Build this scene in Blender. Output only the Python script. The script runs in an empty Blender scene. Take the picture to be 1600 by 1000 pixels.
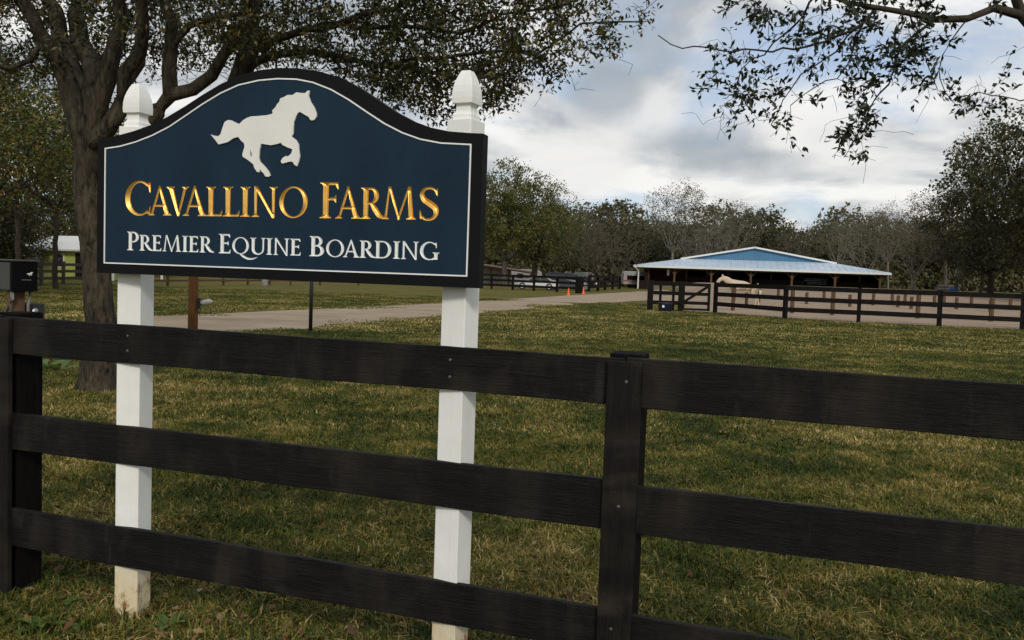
import bpy, bmesh, math, random
import numpy as np
from mathutils import Matrix, Vector
from mathutils.geometry import delaunay_2d_cdt

# ------------------------------------------------------------------ camera, world, sun
SC = bpy.context.scene
COL = SC.collection
FOC, PITCH, ROLL, EYE = 1340.0, math.radians(3.1), math.radians(2.0), 1.6
FW = np.array([0, math.cos(PITCH), -math.sin(PITCH)])
R0 = np.array([1.0, 0, 0]); U0 = np.array([0, math.sin(PITCH), math.cos(PITCH)])
RT = math.cos(ROLL)*R0 + math.sin(ROLL)*U0
UP = -math.sin(ROLL)*R0 + math.cos(ROLL)*U0
CAMP = np.array([0, 0, EYE])
cd = bpy.data.cameras.new('camera'); cam = bpy.data.objects.new('camera', cd); COL.objects.link(cam)
cd.sensor_width = 36; cd.lens = FOC/1600*36; cd.clip_start = 0.05; cd.clip_end = 3000
m = Matrix(((RT[0], UP[0], -FW[0], 0), (RT[1], UP[1], -FW[1], 0), (RT[2], UP[2], -FW[2], EYE), (0, 0, 0, 1)))
cam.matrix_world = m
SC.camera = cam

SUN_AZ, SUN_EL = math.radians(172), math.radians(34)     # azimuth clockwise from +Y: behind the viewer
w = bpy.data.worlds.new('World'); SC.world = w; w.use_nodes = True
wt = w.node_tree; wt.nodes.clear()
def N(t, typ, **kw):
    n = t.nodes.new(typ)
    for k, v in kw.items():
        if k == 'ins':
            for kk, vv in v.items(): n.inputs[kk].default_value = vv
        else: setattr(n, k, v)
    return n
def build_world():
    t = wt; L = t.links.new
    out = N(t, 'ShaderNodeOutputWorld'); bg = N(t, 'ShaderNodeBackground'); bg.inputs[1].default_value = 0.1
    L(bg.outputs[0], out.inputs[0])
    sky = N(t, 'ShaderNodeTexSky', sky_type='NISHITA'); sky.sun_disc = False
    sky.sun_elevation = SUN_EL; sky.sun_rotation = SUN_AZ; sky.air_density = 1.0; sky.dust_density = 1.5
    tc = N(t, 'ShaderNodeTexCoord')
    sep = N(t, 'ShaderNodeSeparateXYZ'); L(tc.outputs['Generated'], sep.inputs[0])
    def mth(op, a, b=None, c=None, clamp=False):
        n = N(t, 'ShaderNodeMath', operation=op, use_clamp=clamp)
        for i, v in enumerate((a, b, c)):
            if v is None: continue
            if isinstance(v, (int, float)): n.inputs[i].default_value = v
            else: L(v, n.inputs[i])
        return n.outputs[0]
    zz = mth('ADD', mth('MAXIMUM', sep.outputs[2], 0.0), 0.22)
    cx = mth('DIVIDE', sep.outputs[0], zz); cy = mth('DIVIDE', sep.outputs[1], zz)
    cmb = N(t, 'ShaderNodeCombineXYZ'); L(cx, cmb.inputs[0]); L(cy, cmb.inputs[1])
    def noise(scale, detail, rough, off, src=cmb.outputs[0]):
        mp = N(t, 'ShaderNodeMapping'); mp.inputs['Location'].default_value = off
        L(src, mp.inputs[0])
        n = N(t, 'ShaderNodeTexNoise', ins={'Scale': scale, 'Detail': detail, 'Roughness': rough, 'Distortion': 0.35})
        L(mp.outputs[0], n.inputs['Vector']); return n.outputs[0]
    def ramp(v, a, b):
        n = N(t, 'ShaderNodeMapRange', interpolation_type='SMOOTHSTEP', ins={1: a, 2: b, 3: 0.0, 4: 1.0}); L(v, n.inputs[0]); return n.outputs[0]
    def mix(f, a, b):
        n = N(t, 'ShaderNodeMix', data_type='RGBA')
        if isinstance(f, float): n.inputs[0].default_value = f
        else: L(f, n.inputs[0])
        for i, v in ((6, a), (7, b)):
            if isinstance(v, tuple): n.inputs[i].default_value = v
            else: L(v, n.inputs[i])
        return n.outputs[2]
    cover = ramp(noise(1.25, 7, 0.55, (3.1, 1.7, 0)), 0.36, 0.52)
    bright = ramp(noise(1.7, 8, 0.56, (7.3, 4.2, 1)), 0.36, 0.62)
    fine = noise(5.0, 6, 0.6, (1.3, 9.2, 2))
    white, grey, veil = (7.6, 7.55, 7.35, 1), (3.3, 3.65, 4.0, 1), (4.3, 5.1, 6.6, 1)
    clouds = mix(bright, grey, white)
    gap = mix(0.55, sky.outputs[0], veil)
    col = mix(cover, gap, clouds)
    # three heavier grey cloud banks over the barn, ragged by noise
    warp = noise(2.6, 6, 0.6, (2.2, 0.4, 5), tc.outputs['Generated'])
    for (d, rx, rz, amt) in CLOUDS:
        v = N(t, 'ShaderNodeVectorMath', operation='SUBTRACT'); L(tc.outputs['Generated'], v.inputs[0]); v.inputs[1].default_value = d
        s = N(t, 'ShaderNodeVectorMath', operation='MULTIPLY'); L(v.outputs[0], s.inputs[0]); s.inputs[1].default_value = (1/rx, 1/rx, 1/rz)
        ln = N(t, 'ShaderNodeVectorMath', operation='LENGTH'); L(s.outputs[0], ln.inputs[0])
        q = mth('ADD', ln.outputs['Value'], mth('MULTIPLY', mth('SUBTRACT', warp, 0.5), 2.0))
        q = mth('ADD', q, mth('MULTIPLY', mth('SUBTRACT', fine, 0.5), 0.7))
        f = mth('MULTIPLY', mth('SUBTRACT', 1.0, ramp(q, 0.5, 1.15)), abs(amt))
        col = mix(f, col, (2.9, 3.3, 3.65, 1) if amt > 0 else (7.0, 6.95, 6.8, 1))
    L(col, bg.inputs[0])
def ray(x, y): return FW + (x-800)/FOC*RT - (y-500)/FOC*UP
def udir(x, y):
    d = ray(x, y); return tuple(d/np.linalg.norm(d))
CLOUDS = [(udir(1010, 180), .085, .05, -.8), (udir(900, 250), .09, .04, -.8), (udir(1250, 215), .12, .04, -.7), (udir(1330, 255), .1, .03, -.6),
          (udir(955, 138), .055, .042, .75), (udir(1105, 232), .088, .045, .8), (udir(1180, 262), .10, .022, .5)]
build_world()
sl = bpy.data.lights.new('sun', 'SUN'); sl.energy = 1.5; sl.angle = math.radians(10); sl.color = (1.0, 0.94, 0.85)
so = bpy.data.objects.new('sun', sl); COL.objects.link(so)
sdir = Vector((math.sin(SUN_AZ)*math.cos(SUN_EL), math.cos(SUN_AZ)*math.cos(SUN_EL), math.sin(SUN_EL)))
so.rotation_euler = sdir.to_track_quat('Z', 'Y').to_euler(); so.location = (0, -10, 20)
SC.view_settings.view_transform = 'Standard'; SC.view_settings.look = 'None'
SC.view_settings.exposure = 0.3; SC.view_settings.gamma = 1.0; SC.view_settings.use_curve_mapping = False
SC.cycles.max_bounces = 6; SC.cycles.transparent_max_bounces = 4

# ------------------------------------------------------------------ helpers
rng = np.random.default_rng(11); random.seed(5)
def sstep(t): t = np.clip(t, 0, 1); return t*t*(3-2*t)
def hgt(x, y):
    x = np.asarray(x, float); y = np.asarray(y, float)
    a = sstep((y-46)/44.0)
    mk = sstep((x - 12 - np.maximum(y-90, 0)*0.25)/8.0)
    return 1.3*a*mk
def at(x, y, Y):
    d = ray(x, y); return CAMP + d*(Y/d[1])
def gp(x, y):
    d = ray(x, y); t = 1.0; p = CAMP
    prev = 0
    for i in range(1, 4000):
        t = i*0.12*(1+i*0.0006); p = CAMP + d*t
        if p[2] <= hgt(p[0], p[1]):
            lo, hi = prev, t
            for _ in range(20):
                mid = (lo+hi)/2; p = CAMP + d*mid
                if p[2] <= hgt(p[0], p[1]): hi = mid
                else: lo = mid
            return CAMP + d*hi
        prev = t
    return p
def ground_at(x, Y):
    """world point on the ground at distance Y in the direction of photo column x"""
    p = at(x, 440, Y); p[2] = hgt(p[0], p[1]); return p

def tag(o, label=None, cat=None, group=None, kind=None):
    if label: o['label'] = label
    if cat: o['category'] = cat
    if group: o['group'] = group
    if kind: o['kind'] = kind
    return o
def empty(name, loc=(0, 0, 0), rz=0.0, label=None, cat=None, group=None):
    o = bpy.data.objects.new(name, None); COL.objects.link(o); o.empty_display_size = .2
    o.location = tuple(loc); o.rotation_euler = (0, 0, rz)
    return tag(o, label, cat, group)
def link(name, me, mat=None, parent=None):
    o = bpy.data.objects.new(name, me); COL.objects.link(o)
    if mat is not None and not me.materials: me.materials.append(mat)
    if parent is not None: o.parent = parent
    return o
def np_mesh(name, V, faces, smooth=False, tint=None):
    """faces: list of (n,k) int arrays"""
    me = bpy.data.meshes.new(name); V = np.asarray(V, np.float32)
    faces = [np.asarray(f, np.int32) for f in faces if len(f)]
    nl = sum(f.size for f in faces); nf = sum(len(f) for f in faces)
    me.vertices.add(len(V)); me.vertices.foreach_set('co', V.ravel())
    me.loops.add(nl); me.polygons.add(nf)
    me.loops.foreach_set('vertex_index', np.concatenate([f.ravel() for f in faces]))
    tot = np.concatenate([np.full(len(f), f.shape[1], np.int32) for f in faces])
    me.polygons.foreach_set('loop_start', np.concatenate([[0], np.cumsum(tot)[:-1]]).astype(np.int32))
    if smooth: me.polygons.foreach_set('use_smooth', np.ones(nf, bool))
    me.update(calc_edges=True)
    if tint is not None:
        a = me.attributes.new('tint', 'FLOAT', 'POINT'); a.data.foreach_set('value', np.asarray(tint, np.float32))
    me.validate(verbose=False)
    return me
class MB:
    def __init__(s): s.v = []; s.f = []
    def add(s, vs, fs):
        b = len(s.v); s.v += [tuple(map(float, v)) for v in vs]; s.f += [tuple(b+i for i in f) for f in fs]; return s
    def box(s, x0, x1, y0, y1, z0, z1):
        return s.add([(x0,y0,z0),(x1,y0,z0),(x1,y1,z0),(x0,y1,z0),(x0,y0,z1),(x1,y0,z1),(x1,y1,z1),(x0,y1,z1)],
                     [(0,3,2,1),(4,5,6,7),(0,1,5,4),(1,2,6,5),(2,3,7,6),(3,0,4,7)])
    def bar(s, a, b, wx, wz, up=(0,0,1)):
        a = np.array(a, float); b = np.array(b, float); d = b-a; d /= np.linalg.norm(d)
        u = np.array(up, float)
        if abs(d@u) > .95: u = np.array([1.0,0,0])
        sx = np.cross(d, u); sx /= np.linalg.norm(sx); sz = np.cross(sx, d)
        vs = [p + i*sx*wx/2 + j*sz*wz/2 for p in (a, b) for i, j in ((-1,-1),(1,-1),(1,1),(-1,1))]
        return s.add(vs, [(3,2,1,0),(4,5,6,7),(0,1,5,4),(1,2,6,5),(2,3,7,6),(3,0,4,7)])
    def tube(s, pts, rad, n=10, cap=True):
        pts = [np.array(p, float) for p in pts]
        if np.isscalar(rad): rad = [rad]*len(pts)
        vs = []; fs = []
        for i, p in enumerate(pts):
            d = pts[min(i+1, len(pts)-1)] - pts[max(i-1, 0)]; d /= (np.linalg.norm(d)+1e-9)
            u = np.array([0,0,1.0]) if abs(d[2]) < .9 else np.array([1.0,0,0])
            a = np.cross(d, u); a /= np.linalg.norm(a); b = np.cross(a, d)
            for k in range(n):
                t = 2*math.pi*k/n; vs.append(p + rad[i]*(math.cos(t)*a + math.sin(t)*b))
        for i in range(len(pts)-1):
            for k in range(n):
                fs.append((i*n+k, i*n+(k+1)%n, (i+1)*n+(k+1)%n, (i+1)*n+k))
        if cap: fs.append(tuple(range(n))[::-1]); fs.append(tuple((len(pts)-1)*n+k for k in range(n)))
        return s.add(vs, fs)
    def prism(s, poly, y0, y1, axis='y'):
        n = len(poly)
        mk = (lambda a, b, t: (a, t, b)) if axis == 'y' else ((lambda a, b, t: (t, a, b)) if axis == 'x' else (lambda a, b, t: (a, b, t)))
        vs = [mk(a, b, y0) for a, b in poly] + [mk(a, b, y1) for a, b in poly]
        return s.add(vs, [tuple(range(n)), tuple(range(2*n-1, n-1, -1))] + [(i, n+i, n+(i+1)%n, (i+1)%n) for i in range(n)])
    def lathe(s, prof, n=16, c=(0,0,0)):
        vs = []; fs = []
        for r, z in prof:
            for k in range(n):
                t = 2*math.pi*k/n; vs.append((c[0]+r*math.cos(t), c[1]+r*math.sin(t), c[2]+z))
        for i in range(len(prof)-1):
            for k in range(n): fs.append((i*n+k, i*n+(k+1)%n, (i+1)*n+(k+1)%n, (i+1)*n+k))
        fs.append(tuple(range(n))[::-1]); fs.append(tuple((len(prof)-1)*n+k for k in range(n)))
        return s.add(vs, fs)
    def build(s, name, mat, parent=None, bevel=0, smooth=False, seg=2, fix=True):
        me = bpy.data.meshes.new(name); me.from_pydata(s.v, [], s.f); me.update()
        if fix:
            bm = bmesh.new(); bm.from_mesh(me); bmesh.ops.recalc_face_normals(bm, faces=bm.faces); bm.to_mesh(me); bm.free()
        if smooth:
            for p in me.polygons: p.use_smooth = True
        o = link(name, me, mat, parent)
        if bevel:
            b = o.modifiers.new('bevel', 'BEVEL'); b.width = bevel; b.segments = seg; b.limit_method = 'ANGLE'; b.angle_limit = math.radians(40)
        return o

# ------------------------------------------------------------------ materials
def nodes(name):
    m = bpy.data.materials.new(name); m.use_nodes = True; t = m.node_tree
    return m, t, t.nodes['Principled BSDF'], t.links.new
def c4(c): return (c[0], c[1], c[2], 1)
def tex_noise(t, L, scale, detail=4, rough=.55, stretch=None, coord='Object', dist=0.0, seed=(0,0,0)):
    if coord == 'World':
        g = N(t, 'ShaderNodeNewGeometry'); src = g.outputs['Position']
    else:
        g = N(t, 'ShaderNodeTexCoord'); src = g.outputs[coord]
    mp = N(t, 'ShaderNodeMapping'); L(src, mp.inputs[0])
    mp.inputs['Location'].default_value = seed
    if stretch: mp.inputs['Scale'].default_value = stretch
    n = N(t, 'ShaderNodeTexNoise', ins={'Scale': scale, 'Detail': detail, 'Roughness': rough, 'Distortion': dist})
    L(mp.outputs[0], n.inputs['Vector']); return n.outputs[0]
def rampn(t, L, v, stops, interp='LINEAR'):
    r = N(t, 'ShaderNodeValToRGB'); r.color_ramp.interpolation = interp
    e = r.color_ramp.elements
    while len(e) < len(stops): e.new(0.5)
    for i, (p, c) in enumerate(stops): e[i].position = p; e[i].color = c4(c)
    L(v, r.inputs[0]); return r.outputs[0]
def mrange(t, L, v, a, b, c=0.0, d=1.0):
    n = N(t, 'ShaderNodeMapRange', ins={1: a, 2: b, 3: c, 4: d}); L(v, n.inputs[0]); return n.outputs[0]
def mixc(t, L, f, a, b, blend='MIX'):
    n = N(t, 'ShaderNodeMix', data_type='RGBA', blend_type=blend)
    if isinstance(f, (float, int)): n.inputs[0].default_value = f
    else: L(f, n.inputs[0])
    for i, v in ((6, a), (7, b)):
        if isinstance(v, (tuple, list)): n.inputs[i].default_value = c4(v)
        else: L(v, n.inputs[i])
    return n.outputs[2]
def bumpn(t, L, h, strength, dist, bsdf):
    b = N(t, 'ShaderNodeBump', ins={'Strength': strength, 'Distance': dist}); L(h, b.inputs['Height']); L(b.outputs[0], bsdf.inputs['Normal'])
def plain(name, col, rough=.6, metal=0.0, var=.25, scale=6, bump=0.0, stretch=None, coord='Object', spec=.5, bscale=None):
    m, t, b, L = nodes(name)
    n = tex_noise(t, L, scale, 5, .6, stretch, coord)
    lo = tuple(c*(1-var) for c in col); hi = tuple(min(c*(1+var), 1) for c in col)
    L(rampn(t, L, n, [(.3, lo), (.7, hi)]), b.inputs['Base Color'])
    b.inputs['Roughness'].default_value = rough; b.inputs['Metallic'].default_value = metal
    b.inputs['Specular IOR Level'].default_value = spec
    if bump:
        n2 = n if bscale is None else tex_noise(t, L, bscale, 5, .6, stretch, coord)
        bumpn(t, L, n2, bump, .01, b)
    return m
def wood_black(name, axis, base=(.0054, .0052, .0045), worn=(.026, .0215, .0165)):
    st = [9, 9, 9]; st[axis] = .6
    m, t, b, L = nodes(name)
    oi = N(t, 'ShaderNodeObjectInfo'); sc = N(t, 'ShaderNodeVectorMath', operation='SCALE'); sc.inputs['Scale'].default_value = 1.0
    cm = N(t, 'ShaderNodeCombineXYZ'); rr = N(t, 'ShaderNodeMath', operation='MULTIPLY'); L(oi.outputs['Random'], rr.inputs[0]); rr.inputs[1].default_value = 23.0
    for i in range(3): L(rr.outputs[0], cm.inputs[i])
    tc = N(t, 'ShaderNodeTexCoord'); ad = N(t, 'ShaderNodeVectorMath', operation='ADD'); L(tc.outputs['Object'], ad.inputs[0]); L(cm.outputs[0], ad.inputs[1])
    def ns(scale, detail, rough, stretch, dist=0):
        mp = N(t, 'ShaderNodeMapping'); L(ad.outputs[0], mp.inputs[0]); mp.inputs['Scale'].default_value = stretch
        n = N(t, 'ShaderNodeTexNoise', ins={'Scale': scale, 'Detail': detail, 'Roughness': rough, 'Distortion': dist}); L(mp.outputs[0], n.inputs['Vector']); return n.outputs[0]
    grain = ns(6, 6, .62, st, .3); fine = ns(30, 4, .7, [s if i != axis else .5 for i, s in enumerate(st)])
    st2 = [1.2, 1.2, 1.2]; st2[axis] = 2.2
    blot = ns(2.0, 5, .6, st2, .4)
    st3 = [.35, .35, .35]; st3[axis] = 4.5
    band = ns(1.6, 3, .5, st3)                                   # brush laps across the board
    c = rampn(t, L, grain, [(.25, tuple(x*.4 for x in base)), (.5, tuple(x*.8 for x in base)), (.75, tuple(x*1.9 for x in base))])
    c = mixc(t, L, mrange(t, L, blot, .46, .66, 0, .8), c, worn)
    c = mixc(t, L, mrange(t, L, band, .45, .65, 0, .6), c, tuple(x*.45 for x in base))
    c = mixc(t, L, mrange(t, L, fine, .62, .78, 0, .6), c, (.062, .056, .048))
    mk = N(t, 'ShaderNodeMapping'); L(ad.outputs[0], mk.inputs[0]); sk_ = [7.0, 7.0, 7.0]; sk_[axis] = 2.6; mk.inputs['Scale'].default_value = sk_
    vo = N(t, 'ShaderNodeTexVoronoi', feature='F1', ins={'Scale': .62}); L(mk.outputs[0], vo.inputs['Vector'])
    kn_ = mrange(t, L, vo.outputs['Distance'], .07, .16, 1, 0)
    c = mixc(t, L, kn_, c, (.004, .0035, .003))
    st4 = [1.5, 1.5, 1.5]; st4[axis] = 7
    c = mixc(t, L, mrange(t, L, ns(1.5, 6, .7, st4), .6, .72, 0, .5), c, (.034, .032, .028))
    L(c, b.inputs['Base Color']); L(mrange(t, L, blot, .3, .7, .48, .72), b.inputs['Roughness'])
    b.inputs['Specular IOR Level'].default_value = .16
    ad2 = N(t, 'ShaderNodeMath', operation='ADD'); L(grain, ad2.inputs[0]); L(fine, ad2.inputs[1])
    bumpn(t, L, ad2.outputs[0], .9, .006, b)
    return m
def white_paint(name, stain=True):
    m, t, b, L = nodes(name)
    n = tex_noise(t, L, 7, 5, .6); n2 = tex_noise(t, L, 60, 3, .6)
    c = rampn(t, L, n, [(.3, (.74, .74, .69)), (.7, (.83, .83, .79))])
    c = mixc(t, L, mrange(t, L, n2, .7, .76, 0, .35), c, (.35, .3, .2))
    if stain:
        g = N(t, 'ShaderNodeTexCoord'); s = N(t, 'ShaderNodeSeparateXYZ'); L(g.outputs['Object'], s.inputs[0])
        n3 = tex_noise(t, L, 14, 6, .65, (1, 1, .7)); n4 = tex_noise(t, L, 22, 5, .7, (1, 1, .5), seed=(3, 3, 3))
        low = mrange(t, L, s.outputs[2], .42, .06, 0, 1)
        a = N(t, 'ShaderNodeMath', operation='MULTIPLY'); L(low, a.inputs[0]); L(n3, a.inputs[1])
        c = mixc(t, L, mrange(t, L, a.outputs[0], .06, .36, 0, .85), c, (.62, .50, .27))
        a2 = N(t, 'ShaderNodeMath', operation='MULTIPLY'); L(mrange(t, L, s.outputs[2], .31, .14, 0, 1), a2.inputs[0]); L(n4, a2.inputs[1])
        c = mixc(t, L, mrange(t, L, a2.outputs[0], .46, .57, 0, .9), c, (.19, .075, .02))
    L(c, b.inputs['Base Color']); b.inputs['Roughness'].default_value = .42
    ng = tex_noise(t, L, 26, 5, .65, (1, 1, .06)); c2 = mixc(t, L, mrange(t, L, ng, .55, .75, 0, .35), c, (.60, .59, .53)); L(c2, b.inputs['Base Color'])
    bumpn(t, L, ng, .35, .003, b)
    return m
def bark(name, dark, light, scale=14):
    m, t, b, L = nodes(name)
    n = tex_noise(t, L, scale, 6, .65, (1, 1, .28), dist=.6); n2 = tex_noise(t, L, 1.7, 4, .6)
    c = rampn(t, L, n, [(.36, dark), (.66, light)])
    c = mixc(t, L, mrange(t, L, n2, .5, .75, 0, .45), c, tuple(x*1.25 for x in light)); c = mixc(t, L, mrange(t, L, n2, .48, .3, 0, .6), c, dark)
    L(c, b.inputs['Base Color']); b.inputs['Roughness'].default_value = .9; b.inputs['Specular IOR Level'].default_value = .2
    bumpn(t, L, n, .9, .03, b)
    return m
def leafy(name, stops, rough=.5, trans=.25, world_scale=.25, spec=.35):
    """leaf colour picked per leaf by the mesh's tint attribute, shifted by slow noise in space"""
    m, t, b, L = nodes(name)
    a = N(t, 'ShaderNodeAttribute', attribute_name='tint')
    n = tex_noise(t, L, world_scale, 3, .5, coord='World')
    s = N(t, 'ShaderNodeMath', operation='ADD'); L(a.outputs['Fac'], s.inputs[0]); L(mrange(t, L, n, .25, .75, -.22, .22), s.inputs[1])
    col = rampn(t, L, s.outputs[0], stops)
    L(col, b.inputs['Base Color']); b.inputs['Roughness'].default_value = rough; b.inputs['Specular IOR Level'].default_value = spec
    tr = N(t, 'ShaderNodeBsdfTranslucent'); L(col, tr.inputs[0])
    mx = N(t, 'ShaderNodeMixShader'); mx.inputs[0].default_value = trans
    L(b.outputs[0], mx.inputs[1]); L(tr.outputs[0], mx.inputs[2]); L(mx.outputs[0], t.nodes['Material Output'].inputs[0])
    return m

M_RAIL = wood_black('black_rail_wood', 0); M_POSTD = plain('shaded_creosote_post', (.0045, .004, .0036), .85, 0, .5, 6, .4, (9, 9, .7), spec=.08); M_POSTB = wood_black('black_post_wood', 2, (.0092, .0083, .007), (.036, .028, .02))  # back posts' creosote blackened further, painting in the shade behind the boards
M_WHITE = white_paint('white_post_paint'); M_WHITE2 = white_paint('white_finial_paint', False); M_NAIL = plain('nail_steel', (.10, .095, .09), .6, .3, .3, 40)
M_FAR_FENCE = plain('far_black_fence', (.0085, .0075, .0065), .8, 0, .4, 4, spec=.1)
M_BROWN = plain('weathered_brown_wood', (.10, .058, .032), .85, 0, .35, 5, .3, (4, 4, .6), spec=.2)
M_REDWOOD = plain('brown_round_post', (.15, .062, .02), .75, 0, .3, 8, .4, (6, 6, .5), spec=.25)
M_BLACKMETAL = plain('black_metal', (.012, .012, .014), .45, .2, .2, 10)

# ------------------------------------------------------------------ ground, road, arena
def ground_material():
    m, t, b, L = nodes('lawn_soil')
    n1 = tex_noise(t, L, .35, 5, .6, coord='World'); n2 = tex_noise(t, L, 2.6, 6, .65, coord='World'); n3 = tex_noise(t, L, 38, 4, .7, coord='World')
    n5 = tex_noise(t, L, .9, 4, .55, coord='World', seed=(5, 2, 0))
    c = rampn(t, L, n2, [(.28, (.075, .072, .014)), (.5, (.15, .125, .030)), (.72, (.24, .175, .055))])
    c = mixc(t, L, mrange(t, L, n1, .4, .62, 0, .75), c, (.072, .084, .016))
    c = mixc(t, L, mrange(t, L, n5, .56, .7, 0, .6), c, (.20, .145, .06))
    c = mixc(t, L, mrange(t, L, n3, .45, .75, 0, .55), c, (.03, .032, .01))
    # near the viewer bare thatch shows between the blades
    g = N(t, 'ShaderNodeNewGeometry'); s = N(t, 'ShaderNodeSeparateXYZ'); L(g.outputs['Position'], s.inputs[0])
    L(c, b.inputs['Base Color']); b.inputs['Roughness'].default_value = .95; b.inputs['Specular IOR Level'].default_value = .1
    ad = N(t, 'ShaderNodeMath', operation='ADD'); L(n2, ad.inputs[0]); L(n3, ad.inputs[1])
    bumpn(t, L, ad.outputs[0], .8, .06, b)
    return m
def axis_pts(segs):
    out = []
    for a, b, st in segs: out += list(np.arange(a, b, st))
    return np.array(out + [segs[-1][1]])
gx = axis_pts([(-700, -120, 29), (-120, -20, 4), (-20, 110, 1), (110, 700, 29.5)])
gy = axis_pts([(-60, 0, 4), (0, 30, 2), (30, 135, 1), (135, 200, 5), (200, 1200, 50)])
GX, GY = np.meshgrid(gx, gy); GZ = hgt(GX, GY)
V = np.stack([GX.ravel(), GY.ravel(), GZ.ravel()], 1); nx, ny = len(gx), len(gy)
ii = (np.arange(ny-1)[:, None]*nx + np.arange(nx-1)[None, :]).ravel()
ground = link('lawn', np_mesh('lawn', V, [np.stack([ii, ii+1, ii+1+nx, ii+nx], 1)], True), ground_material()); ground['kind'] = 'structure'

def vnoise(x, y, s=1.0, seed=0):
    """cheap smooth noise for ragged edges"""
    return (np.sin(x*1.7*s+seed)+np.sin(y*2.3*s+seed*1.7)+np.sin((x+y)*3.1*s+seed*.6)*.6+np.sin((x*.7-y)*5.3*s+seed)*.4)/3.0
def strip(name, A, B, mat, n, k, lift, kind='structure', edge=.12):
    """sheet between two ground polylines; the rim dips below the grass so its edge reads ragged"""
    def resample(P, n):
        P = np.array(P, float); d = np.r_[0, np.cumsum(np.linalg.norm(np.diff(P, axis=0), axis=1))]
        q = np.linspace(0, d[-1], n); return np.stack([np.interp(q, d, P[:, i]) for i in range(2)], 1)
    A = resample(A, n); B = resample(B, n); t = np.linspace(-.06, 1.06, k)
    X = A[:, None, 0]*(1-t) + B[:, None, 0]*t; Y = A[:, None, 1]*(1-t) + B[:, None, 1]*t
    e = np.minimum(np.minimum(t+.06, 1.06-t)/edge, 1)[None, :]*np.ones((n, 1)); u = np.arange(n)[:, None]; e = np.minimum(e, np.minimum(u/5.0, (n-1-u)/5.0))
    Z = hgt(X, Y) + lift*(2.2*e-1.2) + lift*.9*vnoise(X, Y, 1.3)*(1-e*.9)
    V = np.stack([X.ravel(), Y.ravel(), Z.ravel()], 1)
    i = (np.arange(n-1)[:, None]*k + np.arange(k-1)[None, :]).ravel()
    o = link(name, np_mesh(name, V, [np.stack([i, i+1, i+1+k, i+k], 1)], True), mat); o['kind'] = kind
    return o
def sand_material(name, base, dark, light, track=False):
    m, t, b, L = nodes(name)
    n1 = tex_noise(t, L, .6, 5, .6, coord='World'); n2 = tex_noise(t, L, 9, 6, .7, coord='World'); n3 = tex_noise(t, L, .35, 4, .6, (.25, 1.6, 1), 'World', seed=(4, 1, 0))
    c = rampn(t, L, n1, [(.3, dark), (.7, base)])
    c = mixc(t, L, mrange(t, L, n2, .5, .75, 0, .6), c, light)
    c = mixc(t, L, mrange(t, L, n3, .52, .68, 0, .6), c, tuple(x*.62 for x in dark))
    L(c, b.inputs['Base Color']); b.inputs['Roughness'].default_value = .95; b.inputs['Specular IOR Level'].default_value = .1
    bumpn(t, L, n2, .6, .04, b); return m
M_ROAD = sand_material('sandy_drive', (.36, .285, .20), (.25, .195, .138), (.44, .36, .27))
M_ARENA = sand_material('arena_sand', (.33, .25, .18), (.235, .175, .125), (.40, .315, .235))
roadU = [gp(*q)[:2] for q in ((-420, 540), (-100, 527), (100, 512), (240, 494), (420, 486), (560, 480), (690, 474), (800, 467), (900, 461), (1003, 455), (1050, 455), (1112, 457))]
roadL = [gp(*q)[:2] for q in ((-420, 600), (-100, 575), (100, 549), (240, 533), (420, 519), (500, 511), (690, 495), (800, 484), (905, 476), (1012, 469), (1056, 470), (1118, 473))]
strip('sandy_driveway', roadU, roadL, M_ROAD, 120, 26, .03)
fence_px = [(1015, 485), (1117, 489), (1226, 499), (1341, 505), (1467, 511), (1597, 516), (1735, 523), (1880, 531)]
FP = [gp(*q)[:2] for q in fence_px]
d0 = (FP[-1]-FP[0]); d0 /= np.linalg.norm(d0); nn0 = np.array([-d0[1], d0[0]])
if nn0[1] < 0: nn0 = -nn0
aA = [FP[0]+nn0*.5+d0*.6] + [p+nn0*(1.3 if i % 2 else .7) for i, p in enumerate(FP[1:])] + [FP[-1]+d0*30]
aB = [np.array([15.5, 91.0]), np.array([60.0, 90.0]), np.array([95.0, 88.0])]
strip('arena_sand', aA, aB, M_ARENA, 120, 60, .06, edge=.07)

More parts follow.
